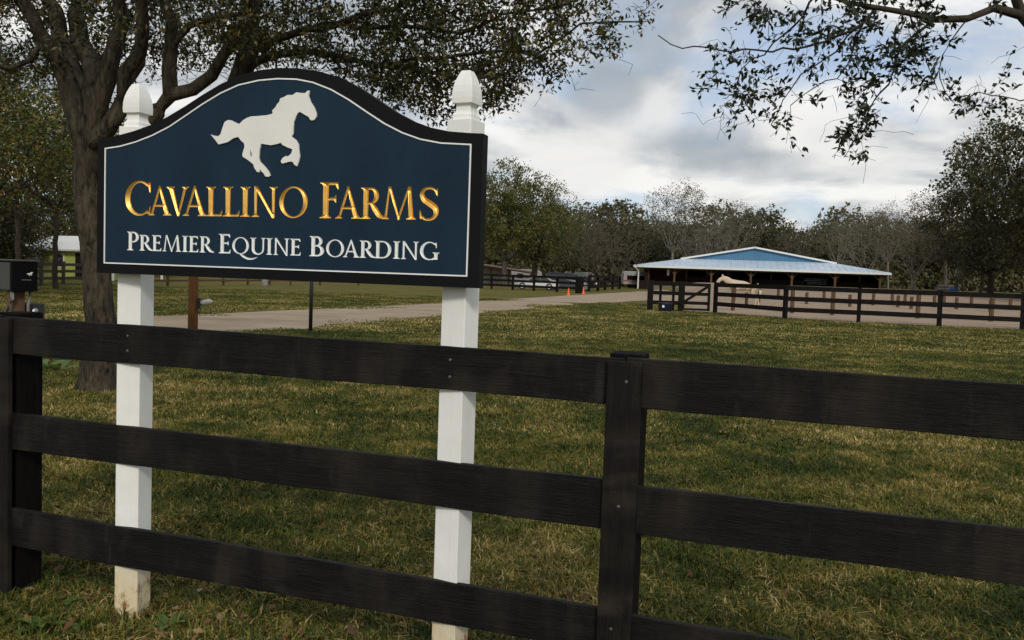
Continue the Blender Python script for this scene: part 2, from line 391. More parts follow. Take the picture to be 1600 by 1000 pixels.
# ------------------------------------------------------------------ near board fence
ANG = math.radians(-17.64); ORG = (-1.7467, 3.7241, 0.0)
ca, sa = math.cos(ANG), math.sin(ANG)
def fw(s, y, z=0.0):                                          # fence frame -> world
    return (ORG[0]+s*ca-y*sa, ORG[1]+s*sa+y*ca, z)
fence = empty('board_fence', fw(-.63, .02), ANG, 'black stained three board horse fence standing in front of the white sign posts', 'fence')
F0 = -.63
def wobbly_board(name, x0, x1, y0, y1, z0a, z1a, z0b, z1b, mat, parent, seed):
    """long board with slightly uneven edges, rounded arrises"""
    n = 26; r = np.random.default_rng(seed); vs = []; fs = []
    xs = np.linspace(x0, x1, n)
    wz0 = np.cumsum(r.normal(0, .0011, n)); wz1 = np.cumsum(r.normal(0, .0011, n)); wy = np.cumsum(r.normal(0, .0006, n))
    cx = (x0+x1)/2
    for i, x in enumerate(xs):
        t = i/(n-1); zb = z0a*(1-t)+z0b*t+wz0[i]-wz0.mean(); zt = z1a*(1-t)+z1b*t+wz1[i]-wz1.mean(); dy = wy[i]-wy.mean(); c = .003
        for (y, z) in ((y0+dy, zb+c), (y0+dy, zt-c), (y0+dy+c, zt), (y1+dy-c, zt), (y1+dy, zt-c), (y1+dy, zb+c), (y1+dy-c, zb), (y0+dy+c, zb)):
            vs.append((x-cx, y, z))
    for i in range(n-1):
        for k in range(8): fs.append((i*8+k, i*8+(k+1)%8, (i+1)*8+(k+1)%8, (i+1)*8+k))
    fs.append(tuple(range(8))); fs.append(tuple((n-1)*8+k for k in range(8))[::-1])
    b = MB(); b.add(vs, fs); o = b.build(name, mat, parent); o.location = (cx, 0, 0); return o
def nail(parent, x, y, z, r=.006):
    b = MB(); n = 10
    b.lathe([(r*.8, 0), (r, .0012), (r*.6, .003)], n)
    b.v = [(v[0]+x, y-v[2], v[1]+z) for v in b.v]
    return b.build('nail', M_NAIL, parent)
SP = 2.885
def fence_rail(x0, x1, z0a, z1a, z0b, z1b, seed):
    return wobbly_board('rail', x0-F0, x1-F0, 0, .027, z0a, z1a, z0b, z1b, M_RAIL, fence, seed)
spans = [(-.63-SP, -.63, [(1.157, 1.329), (.708, .88), (.262, .436)], [(1.155, 1.325), (.705, .875), (.258, .431)]),
         (-.63, 2.26, [(1.155, 1.325), (.705, .875), (.258, .431)], [(1.139, 1.306), (.69, .866), (.222, .390)]),
         (2.26, 5.15, [(1.136, 1.309), (.676, .854), (.205, .379)], [(1.13, 1.308), (.655, .842), (.185, .36)])]
sd = 3
for (x0, x1, A, B) in spans:
    for (a, b) in zip(A, B):
        ro = fence_rail(x0+.004, x1-.004, a[0], a[1], b[0], b[1], sd); sd += 1
        for xx in (x0+.05, x1-.05):
            if x0 < -1: continue
        if x0 == -.63 and a[0] > 1:
            for (sx) in (.075, 1.585):
                tt = (sx-x0)/(x1-x0); zb = a[0]*(1-tt)+b[0]*tt
                for dz in (.055, .12): nail(ro, sx-(x0+x1)/2, -.0005, zb+dz)
def fence_post(s, top):
    ps = MB().box(-.066, .058, .031, .172, -.25, top).build('post', M_POSTD, fence, .006); ps.location = (s-F0, 0, 0); return ps
def batten(s, w, z0, z1, seed):
    b = MB().box(-w/2, w/2, -.026, -.002, z0, z1).build('batten', M_POSTB, fence, .003); b.location = (s-F0, 0, 0)
    for z in (.33, .78, 1.23): nail(b, random.uniform(-.01, .01), -.0265, z)
    return b
for s, tp in ((-.63-SP, 1.335), (-.63, 1.338), (2.26, 1.324), (5.15, 1.32)):
    fence_post(s, tp); batten(s, .125, .0, tp-.022, int(abs(s)*10))

# ------------------------------------------------------------------ the sign
sign = empty('farm_sign', fw(.8, .08), ANG, 'navy farm sign with gold lettering and white horse on two white finial posts', 'sign')
S0 = .8; SY = .08
OUT = [(-.049, 2.112), (0, 2.118), (.049, 2.126), (.1385, 2.1445), (.2235, 2.168), (.307, 2.1995), (.3955, 2.2415), (.4824, 2.2867), (.568, 2.327), (.6524, 2.3565), (.7476, 2.375), (.835, 2.3805), (.92, 2.3765), (1.02, 2.360), (1.1158, 2.332), (1.1941, 2.292), (1.2718, 2.2440), (1.3484, 2.1975), (1.4238, 2.1605), (1.4978, 2.1345), (1.5704, 2.1195), (1.64, 2.1130), (1.707, 2.109), (1.707, 1.541), (-.049, 1.541)]
INN = [(-.0064, 2.0725), (.0729, 2.0815), (.1524, 2.0985), (.2371, 2.1245), (.3205, 2.1585), (.3961, 2.1995), (.483, 2.2470), (.5687, 2.2885), (.6532, 2.3185), (.7486, 2.3340), (.835, 2.3375), (.92, 2.3325), (.9928, 2.3180), (1.0725, 2.2885), (1.1515, 2.2470), (1.2297, 2.1985), (1.3069, 2.1525), (1.3827, 2.1165), (1.4573, 2.0915), (1.541, 2.0760), (1.6600, 2.0690), (1.6600, 1.585), (-.0064, 1.585)]
HORSE = [(.5288,2.1229),(.5413,2.1186),(.566,2.1153),(.5766,2.1242),(.5849,2.1489),(.5943,2.1714),(.6088,2.1793),(.6258,2.1781),(.643,2.1704),(.6635,2.1618),(.6791,2.1758),(.6981,2.1856),(.7172,2.1913),(.7529,2.1926),(.7907,2.1946),(.8165,2.1992),(.8187,2.2073),(.8149,2.2114),(.8323,2.2271),(.8368,2.2362),(.8482,2.2468),(.8512,2.2587),(.8688,2.2642),(.8849,2.2718),(.9057,2.2704),(.9239,2.2806),(.947,2.2771),(.963,2.2767),(.9733,2.2851),(.9824,2.2856),(.9784,2.2651),(.989,2.241),(1.0055,2.2188),(1.0151,2.1967),(1.0154,2.1848),(1.0067,2.1723),(.9954,2.1694),(.9861,2.1743),(.9813,2.1836),(.9605,2.194),(.9419,2.2044),(.9328,2.2006),(.9239,2.1868),(.9152,2.165),(.9134,2.143),(.9131,2.119),(.9059,2.109),(.9261,2.0955),(.9381,2.0785),(.941,2.0545),(.9452,2.0324),(.9407,2.0103),(.9333,1.9923),(.9215,1.9984),(.9129,2.0105),(.8981,2.0106),(.8796,2.0059),(.8656,2.0035),(.8593,2.0129),(.8674,2.0249),(.8812,2.0329),(.8929,2.0316),(.9066,2.0427),(.9117,2.0588),(.8874,2.0671),(.8639,2.0774),(.859,2.0855),(.8404,2.0805),(.8123,2.076),(.7838,2.0804),(.7672,2.0826),(.7606,2.0563),(.7589,2.0257),(.764,2.0114),(.7858,1.993),(.8052,1.9725),(.8127,1.9563),(.8057,1.951),(.7891,1.9534),(.7826,1.9645),(.772,1.9726),(.7646,1.9829),(.7616,1.9686),(.7506,1.9715),(.7383,1.987),(.7332,2.0014),(.7089,2.0179),(.6821,2.0324),(.6818,2.0447),(.6909,2.0713),(.6882,2.0857),(.6735,2.0961),(.6602,2.1114),(.637,2.106),(.6105,2.0908),(.5676,2.0822),(.5515,2.0998)]
HOLE = [(.7185,2.0608),(.7251,2.0444),(.7254,2.0321),(.7181,2.0342),(.7169,2.0485)]
YF, YB = -.030, .024                                          # front and back of the board, fence frame

# ---- letters: roman capitals drawn as overlapping pieces, one unit = cap height
TK, TN = .165, .078
def arc(cx, cy, rx, ry, a0, a1, n=22):
    return [(cx+rx*math.cos(math.radians(a0+(a1-a0)*i/n)), cy+ry*math.sin(math.radians(a0+(a1-a0)*i/n))) for i in range(n+1)]
def rect(x0, x1, y0, y1): return [(x0, y0), (x1, y0), (x1, y1), (x0, y1)]
def serif_b(x0, x1, e=.085, l=1, r=1, y=0, sgn=1):
    """bracketed foot (sgn 1) or head (sgn -1) serif under a stem from x0 to x1"""
    h, k = .04, .10
    pts = [(x0-(e if l else 0), y), (x1+(e if r else 0), y)]
    if r: pts += [(x1+e, y+sgn*h*.8), (x1+e*.45, y+sgn*h*1.15), (x1, y+sgn*k)]
    else: pts += [(x1, y+sgn*k)]
    pts += [(x0, y+sgn*k)]
    if l: pts += [(x0-e*.45, y+sgn*h*1.15), (x0-e, y+sgn*h*.8)]
    return pts
def stem(x, w=TK, top=1, bot=1, tl=1, tr=1, bl=1, br=1):
    P = [rect(x, x+w, 0, 1)]
    if top: P.append(serif_b(x, x+w, l=tl, r=tr, y=1, sgn=-1))
    if bot: P.append(serif_b(x, x+w, l=bl, r=br))
    return P
def ring(cx, cy, rx, ry, ix, iy, dx=0, tilt=0):
    P = []
    for a0, a1 in ((88, 272), (-92, 92)):
        P.append(arc(cx, cy, rx, ry, a0, a1)+arc(cx+dx, cy, ix, iy, a1+tilt, a0+tilt))
    return P
def diag(xa, ya, xb, yb, w):                                   # parallelogram with horizontal width w
    return [(xa, ya), (xa+w, ya), (xb+w, yb), (xb, yb)]
def half_bowl(x, y0, y1, rx, w):
    cy = (y0+y1)/2; ry = (y1-y0)/2; t = TN*.9
    return arc(x, cy, rx, ry, 90, -90)+arc(x, cy, rx-w, ry-t, -90, 90)
def arm(x0, x1, y, up, e=.12):                                 # thin arm with a beak
    s = 1 if up else -1
    return [[(x0, y), (x1, y), (x1, y+s*TN), (x0, y+s*TN)], [(x1-.10, y+s*TN*.5), (x1-.0, y), (x1+.025, y+s*(TN+e)), (x1-.012, y+s*(TN+e))]]
def midarm(x0, x1, y):
    return [rect(x0, x1, y-TN/2, y+TN/2), [(x1-.09, y), (x1-.02, y-.10), (x1+.012, y-.11), (x1+.012, y+.11), (x1-.02, y+.10)]]
def spline(pts, n=8):
    pts = [np.array(p, float) for p in pts]; out = []
    q = [2*pts[0]-pts[1]]+pts+[2*pts[-1]-pts[-2]]
    for i in range(1, len(q)-2):
        for k in range(n):
            t = k/n; out.append(.5*((2*q[i])+(-q[i-1]+q[i+1])*t+(2*q[i-1]-5*q[i]+4*q[i+1]-q[i+2])*t*t+(-q[i-1]+3*q[i]-3*q[i+1]+q[i+2])*t**3))
    return out+[pts[-1]]
def brush(pts, ws):
    c = spline(pts); wv = np.interp(np.linspace(0, 1, len(c)), np.linspace(0, 1, len(ws)), ws); l = []; r = []
    for i, p in enumerate(c):
        d = c[min(i+1, len(c)-1)]-c[max(i-1, 0)]; d /= np.linalg.norm(d); nrm = np.array([-d[1], d[0]])
        l.append(tuple(p+nrm*wv[i]/2)); r.append(tuple(p-nrm*wv[i]/2))
    return l+r[::-1]
def glyph(ch):
    if ch == 'I': return stem(.09)+[], .09*2+TK
    if ch == 'L': return stem(.09, br=0)+arm(.15, .56, 0, True), .60
    if ch == 'F': return stem(.09, tr=0)+arm(.15, .53, 1, False)+midarm(.2, .47, .54), .57
    if ch == 'E': return stem(.09, tr=0, br=0)+arm(.15, .53, 1, False, .1)+arm(.15, .56, 0, True)+midarm(.2, .47, .53), .61
    if ch in 'CG':
        c = [arc(.47, .5, .45, .52, 46, 180, 26)+arc(.50, .5, .315, .455, 180, 50, 26), arc(.47, .5, .45, .52, 180, 314, 26)+arc(.50, .5, .315, .455, 310, 180, 26)]
        c.append([(.66, .93), (.775, .80), (.80, .66), (.83, .66), (.83, .97), (.80, .97)])
        if ch == 'C':
            c.append([(.66, .05), (.78, .13), (.805, .26), (.83, .26), (.81, .04)]); return c, .86
        c += [rect(.72, .72+TK, .02, .42), serif_b(.72, .72+TK, y=.42, sgn=-1), [(.60, -.02), (.885, .08), (.885, .14), (.70, .12)]]; return c, .96
    if ch in 'OQ':
        c = ring(.49, .5, .47, .52, .325, .465, .0, 9)
        if ch == 'Q': c.append(brush([(.42, .04), (.62, -.12), (.90, -.27), (1.2, -.27), (1.45, -.16)], [.03, .13, .13, .09, .01]))
        return c, .98
    if ch == 'D': return stem(.09, tr=0, br=0)+[rect(.2, .42, 1-TN, 1), rect(.2, .42, 0, TN), half_bowl(.40, 0, 1, .45, TK)], .90
    if ch == 'P': return stem(.09, tr=0)+[rect(.2, .34, 1-TN, 1), rect(.2, .34, .43, .43+TN*.9), half_bowl(.32, .43, 1, .29, TK*.92)], .64
    if ch == 'R':
        return stem(.09, tr=0)+[rect(.2, .34, 1-TN, 1), rect(.2, .34, .46, .46+TN*.9), half_bowl(.32, .46, 1, .28, TK*.92),
                                brush([(.33, .52), (.48, .31), (.63, .11), (.84, .025)], [.09, .17, .155, .05])], .82
    if ch == 'B':
        return stem(.09, tr=0, br=0)+[rect(.2, .34, 1-TN, 1), rect(.2, .36, .49, .49+TN), rect(.2, .36, 0, TN), half_bowl(.32, .50, 1, .26, TK*.9), half_bowl(.34, 0, .555, .32, TK)], .70
    if ch == 'A':
        return [diag(.06, 0, .36, 1, .085), diag(.60, 0, .335, 1, .175)[:2]+[(.42, 1.03), (.36, 1.03)], rect(.16, .64, .30, .30+TN), serif_b(.06, .145, e=.07), serif_b(.60, .775, e=.07)], .85
    if ch == 'V':
        return [[(.06, 1), (.235, 1), (.49, .0), (.41, -.03)], [(.65, 1), (.735, 1), (.47, -.03), (.40, .03)], serif_b(.06, .235, y=1, sgn=-1, e=.06), serif_b(.65, .735, y=1, sgn=-1, e=.08)], .82
    if ch == 'N':
        return [rect(.10, .10+.095, 0, 1), serif_b(.10, .195, e=.08), [(.08, 1.02), (.20, 1.02), (.79, .0), (.79, -.04), (.72, -.04)], rect(.70, .795, -.02, 1), serif_b(.70, .795, y=1, sgn=-1)], .89
    if ch == 'M':
        return [[(.07, 0), (.16, 0), (.25, 1.03), (.20, 1.03)], serif_b(.07, .16, e=.07), [(.19, 1.03), (.28, 1.03), (.60, .0), (.53, -.03)], [(.50, .03), (.56, -.03), (.90, 1.03), (.84, 1.03)],
                [(.83, 1.03), (.93, 1.03), (1.04, 0), (.87, 0)], serif_b(.87, 1.04, e=.07)], 1.13
    if ch == 'U':
        return [rect(.10, .10+TK, .30, 1), serif_b(.10, .10+TK, y=1, sgn=-1), rect(.70, .785, .30, 1), serif_b(.70, .785, y=1, sgn=-1),
                arc(.4425, .32, .3425, .345, 180, 360)+arc(.4825, .34, .2175, .275, 360, 180)], .87
    if ch == 'S':
        return [brush([(.60, .78), (.52, .93), (.37, .985), (.20, .94), (.125, .79), (.20, .62), (.40, .49), (.56, .35), (.575, .17), (.47, .04), (.31, .005), (.17, .05), (.09, .20)], [.035, .06, .075, .10, .14, .17, .19, .18, .14, .10, .075, .06, .03]),
                [(.50, .93), (.60, .74), (.63, .74), (.62, .98), (.58, .96)], [(.06, .30), (.08, .30), (.14, .14), (.24, .05), (.10, .02), (.07, .06)]], .68
    raise ValueError(ch)
WORDS = [('CAVALLINO', .096, .984, 1.792, .142, .1205, 'gold'), ('FARMS', 1.036, 1.541, 1.791, .140, .1205, 'gold'),
         ('PREMIER', .111, .547, 1.6425, .079, .0665, 'white'), ('EQUINE', .571, .957, 1.6415, .079, .0665, 'white'), ('BOARDING', .993, 1.547, 1.641, .079, .0665, 'white')]
LET = []
KERN = {'AV': -.20, 'VA': -.20, 'LL': .0, 'LI': .0, 'FA': -.10, 'RM': -.10, 'RE': -.06, 'CA': -.10, 'OA': -.06, 'AR': -.02, 'RD': -.06, 'PR': .0, 'AL': -.04}
for wd, x0, x1, zb, hb, hs, kind in WORDS:
    x = 0; items = []
    for i, ch in enumerate(wd):
        sc = hb if i == 0 else hs
        g, wdt = glyph(ch)
        if i: x += KERN.get(wd[i-1]+ch, .035)*hs
        items.append((g, x, sc)); x += wdt*sc
    fx = (x1-x0)/x
    for g, xo, sc in items:
        LET.append(([[(x0+(xo+px*sc)*fx, zb+py*sc) for px, py in poly] for poly in g], kind, sc))
def inpoly(P, poly):
    poly = np.asarray(poly); x, y = P[:, 0], P[:, 1]; c = np.zeros(len(P), bool); j = len(poly)-1
    for i in range(len(poly)):
        xi, yi = poly[i]; xj, yj = poly[j]
        if yi != yj:
            c ^= ((yi > y) != (yj > y)) & (x < (xj-xi)*(y-yi)/(yj-yi)+xi)
        j = i
    return c
def cdt(verts, faces, edges=()):
    r = delaunay_2d_cdt([Vector((float(a), float(b))) for a, b in verts], list(edges), faces, 0, 1e-6)
    return np.array([(v[0], v[1]) for v in r[0]]), [tuple(f) for f in r[2]], r[5]
def polys_cdt(polys):
    vs = []; fs = []
    for p in polys: b = len(vs); vs += p; fs.append(list(range(b, b+len(p))))
    return cdt(vs, fs)
def union_of(polys):
    V, F, orig = polys_cdt(polys); Fi = [f for f in F]; cen = np.array([V[list(f)].mean(0) for f in F])
    ins = np.zeros(len(F), bool)
    for p in polys: ins |= inpoly(cen, p)
    cnt = {}
    for f, k in zip(F, ins):
        if k:
            for i in range(len(f)): e = (f[i], f[(i+1) % len(f)]); cnt[e] = 1
    bd = [e for e in cnt if (e[1], e[0]) not in cnt]
    return V, bd
def segdist(P, V, bd):
    A = V[[e[0] for e in bd]]; B = V[[e[1] for e in bd]]; d = B-A; l2 = (d**2).sum(1)+1e-14; out = np.full(len(P), 1e9)
    for a, dd, l in zip(A, d, l2):
        t = np.clip(((P-a)@dd)/l, 0, 1); out = np.minimum(out, ((P-a-t[:, None]*dd)**2).sum(1))
    return np.sqrt(out)
M_GOLD = None
def gold_mat():
    m, t, b, L = nodes('gilded_letter')
    n = tex_noise(t, L, 45, 4, .6)
    L(rampn(t, L, n, [(.3, (.80, .44, .085)), (.7, (.92, .58, .15))]), b.inputs['Base Color'])
    b.inputs['Metallic'].default_value = .75; b.inputs['Roughness'].default_value = .36
    return m
M_GOLD = gold_mat()
M_LETW = plain('white_letter_paint', (.74, .75, .73), .5, 0, .05, 30)
M_NAVY = plain('navy_sign_paint', (.0075, .0225, .041), .5, 0, .22, 2.2, .05, spec=.16, stretch=(1.6, 1, .5))
M_SIGNBLACK = plain('black_sign_frame', (.004, .0042, .0046), .6, 0, .2, 6, .08, spec=.14)
M_HORSEW = plain('white_emblem_paint', (.72, .71, .66), .5, 0, .04, 8)
panel_polys = [INN]; letter_bounds = []
panel = None
VP, bdP = [], []
# navy panel with the letters cut through its face
allv = list(INN); panel_edges = [(i, (i+1) % len(INN)) for i in range(len(INN))]
for polys, kind, sc in LET:
    V, bd = union_of(polys); letter_bounds.append((V, bd))
    used = sorted({i for e in bd for i in e}); mp = {u: len(allv)+k for k, u in enumerate(used)}
    allv += [tuple(V[u]) for u in used]; panel_edges += [(mp[a], mp[b]) for a, b in bd]
PV, PF, _ = cdt(allv, [], panel_edges)
cen = np.array([PV[list(f)].mean(0) for f in PF]); keep = inpoly(cen, INN)
for polys, kind, sc in LET:
    bb = np.concatenate([np.array(p) for p in polys]); lo, hi = bb.min(0), bb.max(0)
    sel = np.where(keep & (cen[:, 0] > lo[0]) & (cen[:, 0] < hi[0]) & (cen[:, 1] > lo[1]) & (cen[:, 1] < hi[1]))[0]
    if len(sel):
        ins = np.zeros(len(sel), bool)
        for p in polys: ins |= inpoly(cen[sel], p)
        keep[sel[ins]] = False
pm = MB(); pm.add([(x-S0, YF-SY, z) for x, z in PV], [f[::-1] for f, k in zip(PF, keep) if k])
n = len(INN); pm.add([(x-S0, YF-SY, z) for x, z in INN]+[(x-S0, YB-.004-SY, z) for x, z in INN], [(i, n+i, n+(i+1) % n, (i+1) % n) for i in range(n)]+[tuple(range(2*n-1, n-1, -1))])
panel = pm.build('panel', M_NAVY, sign, fix=False)
for (polys, kind, sc), (V, bd) in zip(LET, letter_bounds):
    used = sorted({i for e in bd for i in e}); mp = {u: k for k, u in enumerate(used)}; bv = V[used]; be = [(mp[a], mp[b]) for a, b in bd]
    lo, hi = bv.min(0), bv.max(0); st = .0026 if kind == 'gold' else .0019
    G = np.stack(np.meshgrid(np.arange(lo[0], hi[0], st), np.arange(lo[1], hi[1], st)), -1).reshape(-1, 2); G[:, 0] += (np.floor((G[:, 1]-lo[1])/st+.5) % 2)*st/2
    ins = np.zeros(len(G), bool)
    for p in polys: ins |= inpoly(G, p)
    G = G[ins]; dd = segdist(G, bv, be); G = G[dd > st*.45]
    VV, FF, _ = cdt(np.concatenate([bv, G]), [], be)
    cc = np.array([VV[list(f)].mean(0) for f in FF]); ins = np.zeros(len(cc), bool)
    for p in polys: ins |= inpoly(cc, p)
    dd = segdist(VV, bv, be); dep = np.minimum(dd*(.95 if kind == 'gold' else .6), .016)
    b = MB(); b.add([(x-S0, YF-SY+d, z) for (x, z), d in zip(VV, dep)], [f[::-1] for f, k in zip(FF, ins) if k])
    b.build('letter', M_GOLD if kind == 'gold' else M_LETW, panel, fix=False, smooth=True)
# horse emblem, a raised cut-out
HV, HF, _ = polys_cdt([HORSE, HOLE]); cc = np.array([HV[list(f)].mean(0) for f in HF]); kp = inpoly(cc, HORSE) & ~inpoly(cc, HOLE)
hb = MB(); hy = YF-SY-.007
hb.add([(x-S0, hy, z) for x, z in HV], [f[::-1] for f, k in zip(HF, kp) if k])
for poly in (HORSE, HOLE):
    n = len(poly); hb.add([(x-S0, hy, z) for x, z in poly]+[(x-S0, YF-SY-.0003, z) for x, z in poly], [(i, (i+1) % n, n+(i+1) % n, n+i) for i in range(n)])
hb.build('horse_emblem', M_HORSEW, panel)
# white border line: a narrow raised strip along the panel's rim
def offset(poly, d):
    P = [np.array(p) for p in poly]; out = []; n = len(P)
    for i in range(n):
        a = P[i]-P[i-1]; b = P[(i+1) % n]-P[i]; a = a/np.linalg.norm(a); b = b/np.linalg.norm(b)
        na = np.array([a[1], -a[0]]); nb = np.array([b[1], -b[0]]); mm = na+nb; mm /= np.linalg.norm(mm); out.append(tuple(P[i]+mm*d/max(.3, mm@na)))
    return out
def band(polyA, polyB, yf, yb):
    n = len(polyA); vs = [(x-S0, y-SY, z) for P, y in ((polyA, yf), (polyB, yf), (polyB, yb), (polyA, yb)) for x, z in P]; fs = []
    for i in range(n):
        j = (i+1) % n
        for k in range(4): k2 = (k+1) % 4; fs.append((k*n+i, k*n+j, k2*n+j, k2*n+i))
    b = MB(); b.add(vs, fs); return b
sgn = 1
tst = offset(INN, .01)
if abs(tst[-1][0]-INN[-1][0]+.01) < .012 and tst[-1][0] > INN[-1][0]: sgn = -1        # positive offset must grow outward
O1 = offset(INN, sgn*.0027); O0 = offset(INN, -sgn*.0027)
band(O1, O0, YF-.003, YF+.004).build('border_line', M_LETW, panel)
O2 = offset(INN, sgn*.0032)
# black frame: ring around the panel, closed at the back
n = len(OUT); m_ = len(O2)
RV, RF, _ = cdt(OUT+O2, [], [(i, (i+1) % n) for i in range(n)]+[(n+i, n+(i+1) % m_) for i in range(m_)])
cc = np.array([RV[list(f)].mean(0) for f in RF]); kp = inpoly(cc, OUT) & ~inpoly(cc, O2)
fb = MB(); fb.add([(x-S0, YF-SY+.001, z) for x, z in RV], [f[::-1] for f, k in zip(RF, kp) if k])
fb.add([(x-S0, y-SY, z) for y in (YF+.001, YB) for x, z in OUT], [(i, n+i, n+(i+1) % n, (i+1) % n) for i in range(n)])
fb.add([(x-S0, y-SY, z) for y in (YF+.001, YB-.006) for x, z in O2], [(i, (i+1) % m_, m_+(i+1) % m_, m_+i) for i in range(m_)])
fb.add([(x-S0, YB-SY, z) for x, z in OUT], [tuple(range(n))])
fb.build('frame', M_SIGNBLACK, sign)
# posts with finials
for pc, yc, hw, yaw, fyaw in ((.052, .093, .0545, 10, -10), (1.592, .0914, .053, -10, 4)):
    top = 2.178
    pst = MB().box(-hw, hw, -hw, hw, -.3, top).build('post', M_WHITE, sign, .003); pst.location = (pc-S0, yc-SY, 0); pst.rotation_euler = (0, 0, math.radians(yaw))
    prof = [(.0385, 0), (.0385, .020), (.033, .026), (.0295, .036), (.0285, .050), (.031, .060), (.0415, .0615), (.0425, .082), (.0415, .105), (.038, .130), (.032, .152), (.025, .172), (.0185, .186), (.0175, .1885)]
    fbm = MB(); vs = []
    for r, z in prof:
        r *= 1.03; vs += [(-r, -r, z), (r, -r, z), (r, r, z), (-r, r, z)]
    fs = [(i*4+k, i*4+(k+1) % 4, (i+1)*4+(k+1) % 4, (i+1)*4+k) for i in range(len(prof)-1) for k in range(4)]+[(3, 2, 1, 0), tuple(len(prof)*4-4+k for k in range(4))]
    fbm.add(vs, fs); fo = fbm.build('finial', M_WHITE2, pst, .0015); fo.location = (0, 0, top); fo.rotation_euler = (0, 0, math.radians(fyaw))

# ------------------------------------------------------------------ trees
def unit(v): return v/(np.linalg.norm(v, axis=-1, keepdims=True)+1e-9)
class Tree:
    """skeleton limbs first, then twigs that reach for target points from the nearest wood"""
    def __init__(s, seed): s.r = np.random.default_rng(seed); s.P = []; s.par = []; s.rad = []; s.paths = []
    def limb(s, pts, r0, r1, root=None, step=.25, wig=.03):
        pts = np.array(pts, float)
        if root is not None:
            Q = np.array(s.P); root = int(np.argmin(((Q-pts[0])**2).sum(1))); pts = np.vstack([Q[root], pts[1:]]) if len(pts) > 2 else np.vstack([Q[root], pts[1:]])
        c = np.array(spline(list(pts), 10)); d = np.r_[0, np.cumsum(np.linalg.norm(np.diff(c, axis=0), axis=1))]
        n = max(3, int(d[-1]/step)+1); q = np.linspace(0, d[-1], n); c = np.stack([np.interp(q, d, c[:, i]) for i in range(3)], 1)
        c[1:-1] += s.r.normal(0, wig, (n-2, 3)); ids = []
        for i in range(n):
            if i == 0 and root is not None:
                if s.par[root] >= 0: ids.append(s.par[root])
                ids.append(root); continue
            s.P.append(c[i]); s.par.append(ids[-1] if ids else -1); s.rad.append(r0+(r1-r0)*(i/(n-1))**.8); ids.append(len(s.P)-1)
        s.paths.append((ids, root is not None, r0, True)); return ids
    def grow(s, T, tip=.004, seg=.35, wig=.06, droop=0.0, maxlen=6.0, minrad=0.0, fat=.6, conn=1.0):
        T = np.asarray(T, float); Q = np.array(s.P)
        k = np.array([((Q-t)**2).sum(1).min() for t in T]); T = T[np.argsort(k)]
        cap = len(s.P)+len(T)*int(maxlen/seg+3)
        A = np.zeros((cap, 3)); A[:len(s.P)] = s.P; n0 = len(s.P)
        for t in T:
            n = len(s.P); dd = ((A[:n]-t)**2).sum(1); up = A[:n, 2]-t[2]
            dd = dd + conn*np.maximum(up+droop, 0)**2*.8
            j = int(np.argmin(dd)); a = A[j]; L = np.linalg.norm(t-a)
            if L < .05 or L > maxlen: continue
            m = max(2, int(L/seg)+1); ids = [j]; side = s.r.normal(0, 1, 3); side[2] *= .5; bend = side*L*.10
            for i in range(1, m+1):
                f = i/m; p = a+(t-a)*f+bend*4*f*(1-f)+np.array([0, 0, L*.10*4*f*(1-f)])+(s.r.normal(0, wig*min(L, 1), 3) if i < m else 0)
                A[len(s.P)] = p; s.P.append(p); s.par.append(ids[-1]); s.rad.append(0.0); ids.append(len(s.P)-1)
            s.paths.append((ids, True, None, False))
        # pipe model for the grown twigs
        ch = np.zeros(len(s.P)); par = np.array(s.par)
        kids = np.zeros(len(s.P), int)
        for i in range(len(s.P)-1, -1, -1):
            if kids[i] == 0: ch[i] = tip**2.2
            if par[i] >= 0: ch[par[i]] += ch[i]; kids[par[i]] += 1
        rr = (ch**(1/2.2))*fat*1.6
        for i in range(len(s.P)):
            if s.rad[i] == 0.0: s.rad[i] = max(rr[i], tip)
        for ids, att, r0, fixed in s.paths:
            if fixed: continue
            base = s.rad[ids[0]]
            for i in ids[1:]: s.rad[i] = min(s.rad[i], base*.9+1e-4)
    def wood(s, smin=0.0, nbig=9, flare=None):
        VV = []; FF = []; off = 0; P = np.array(s.P); R = np.array(s.rad)
        for ids, att, r0, fixed in s.paths:
            p = P[ids]; r = R[ids].copy()
            if att and fixed:
                r[:2] = np.minimum(r[:2], r0); r[0] *= .7
            elif att: r[0] = min(r[0], r[1]*1.25 if len(r) > 1 else r[0])
            if r.max() < smin: continue
            n = nbig if r.max() > .06 else (6 if r.max() > .03 else (4 if r.max() > .012 else 3))
            d = np.gradient(p, axis=0); d = unit(d); u = np.where(np.abs(d[:, 2:3]) < .85, np.array([[0, 0, 1.0]]), np.array([[1.0, 0, 0]]))
            a = unit(np.cross(d, u)); b = np.cross(a, d); th = 2*np.pi*np.arange(n)/n
            rr = r[:, None]*np.ones((1, n))
            if n >= 8: rr = rr*(1+.07*np.sin(3*th+p[:, 2:3]*1.3)+.05*np.sin(5*th-p[:, 2:3]*2.1))
            ring_ = p[:, None]+rr[..., None]*(np.cos(th)[None, :, None]*a[:, None]+np.sin(th)[None, :, None]*b[:, None])
            VV.append(ring_.reshape(-1, 3)); m = len(p)
            i = (np.arange(m-1)[:, None]*n+np.arange(n)[None]).ravel(); j = (np.arange(m-1)[:, None]*n+(np.arange(n)+1)[None] % n).ravel()
            FF.append(np.stack([i, j, j+n, i+n], 1)+off); off += m*n
        return np.concatenate(VV), np.concatenate(FF)
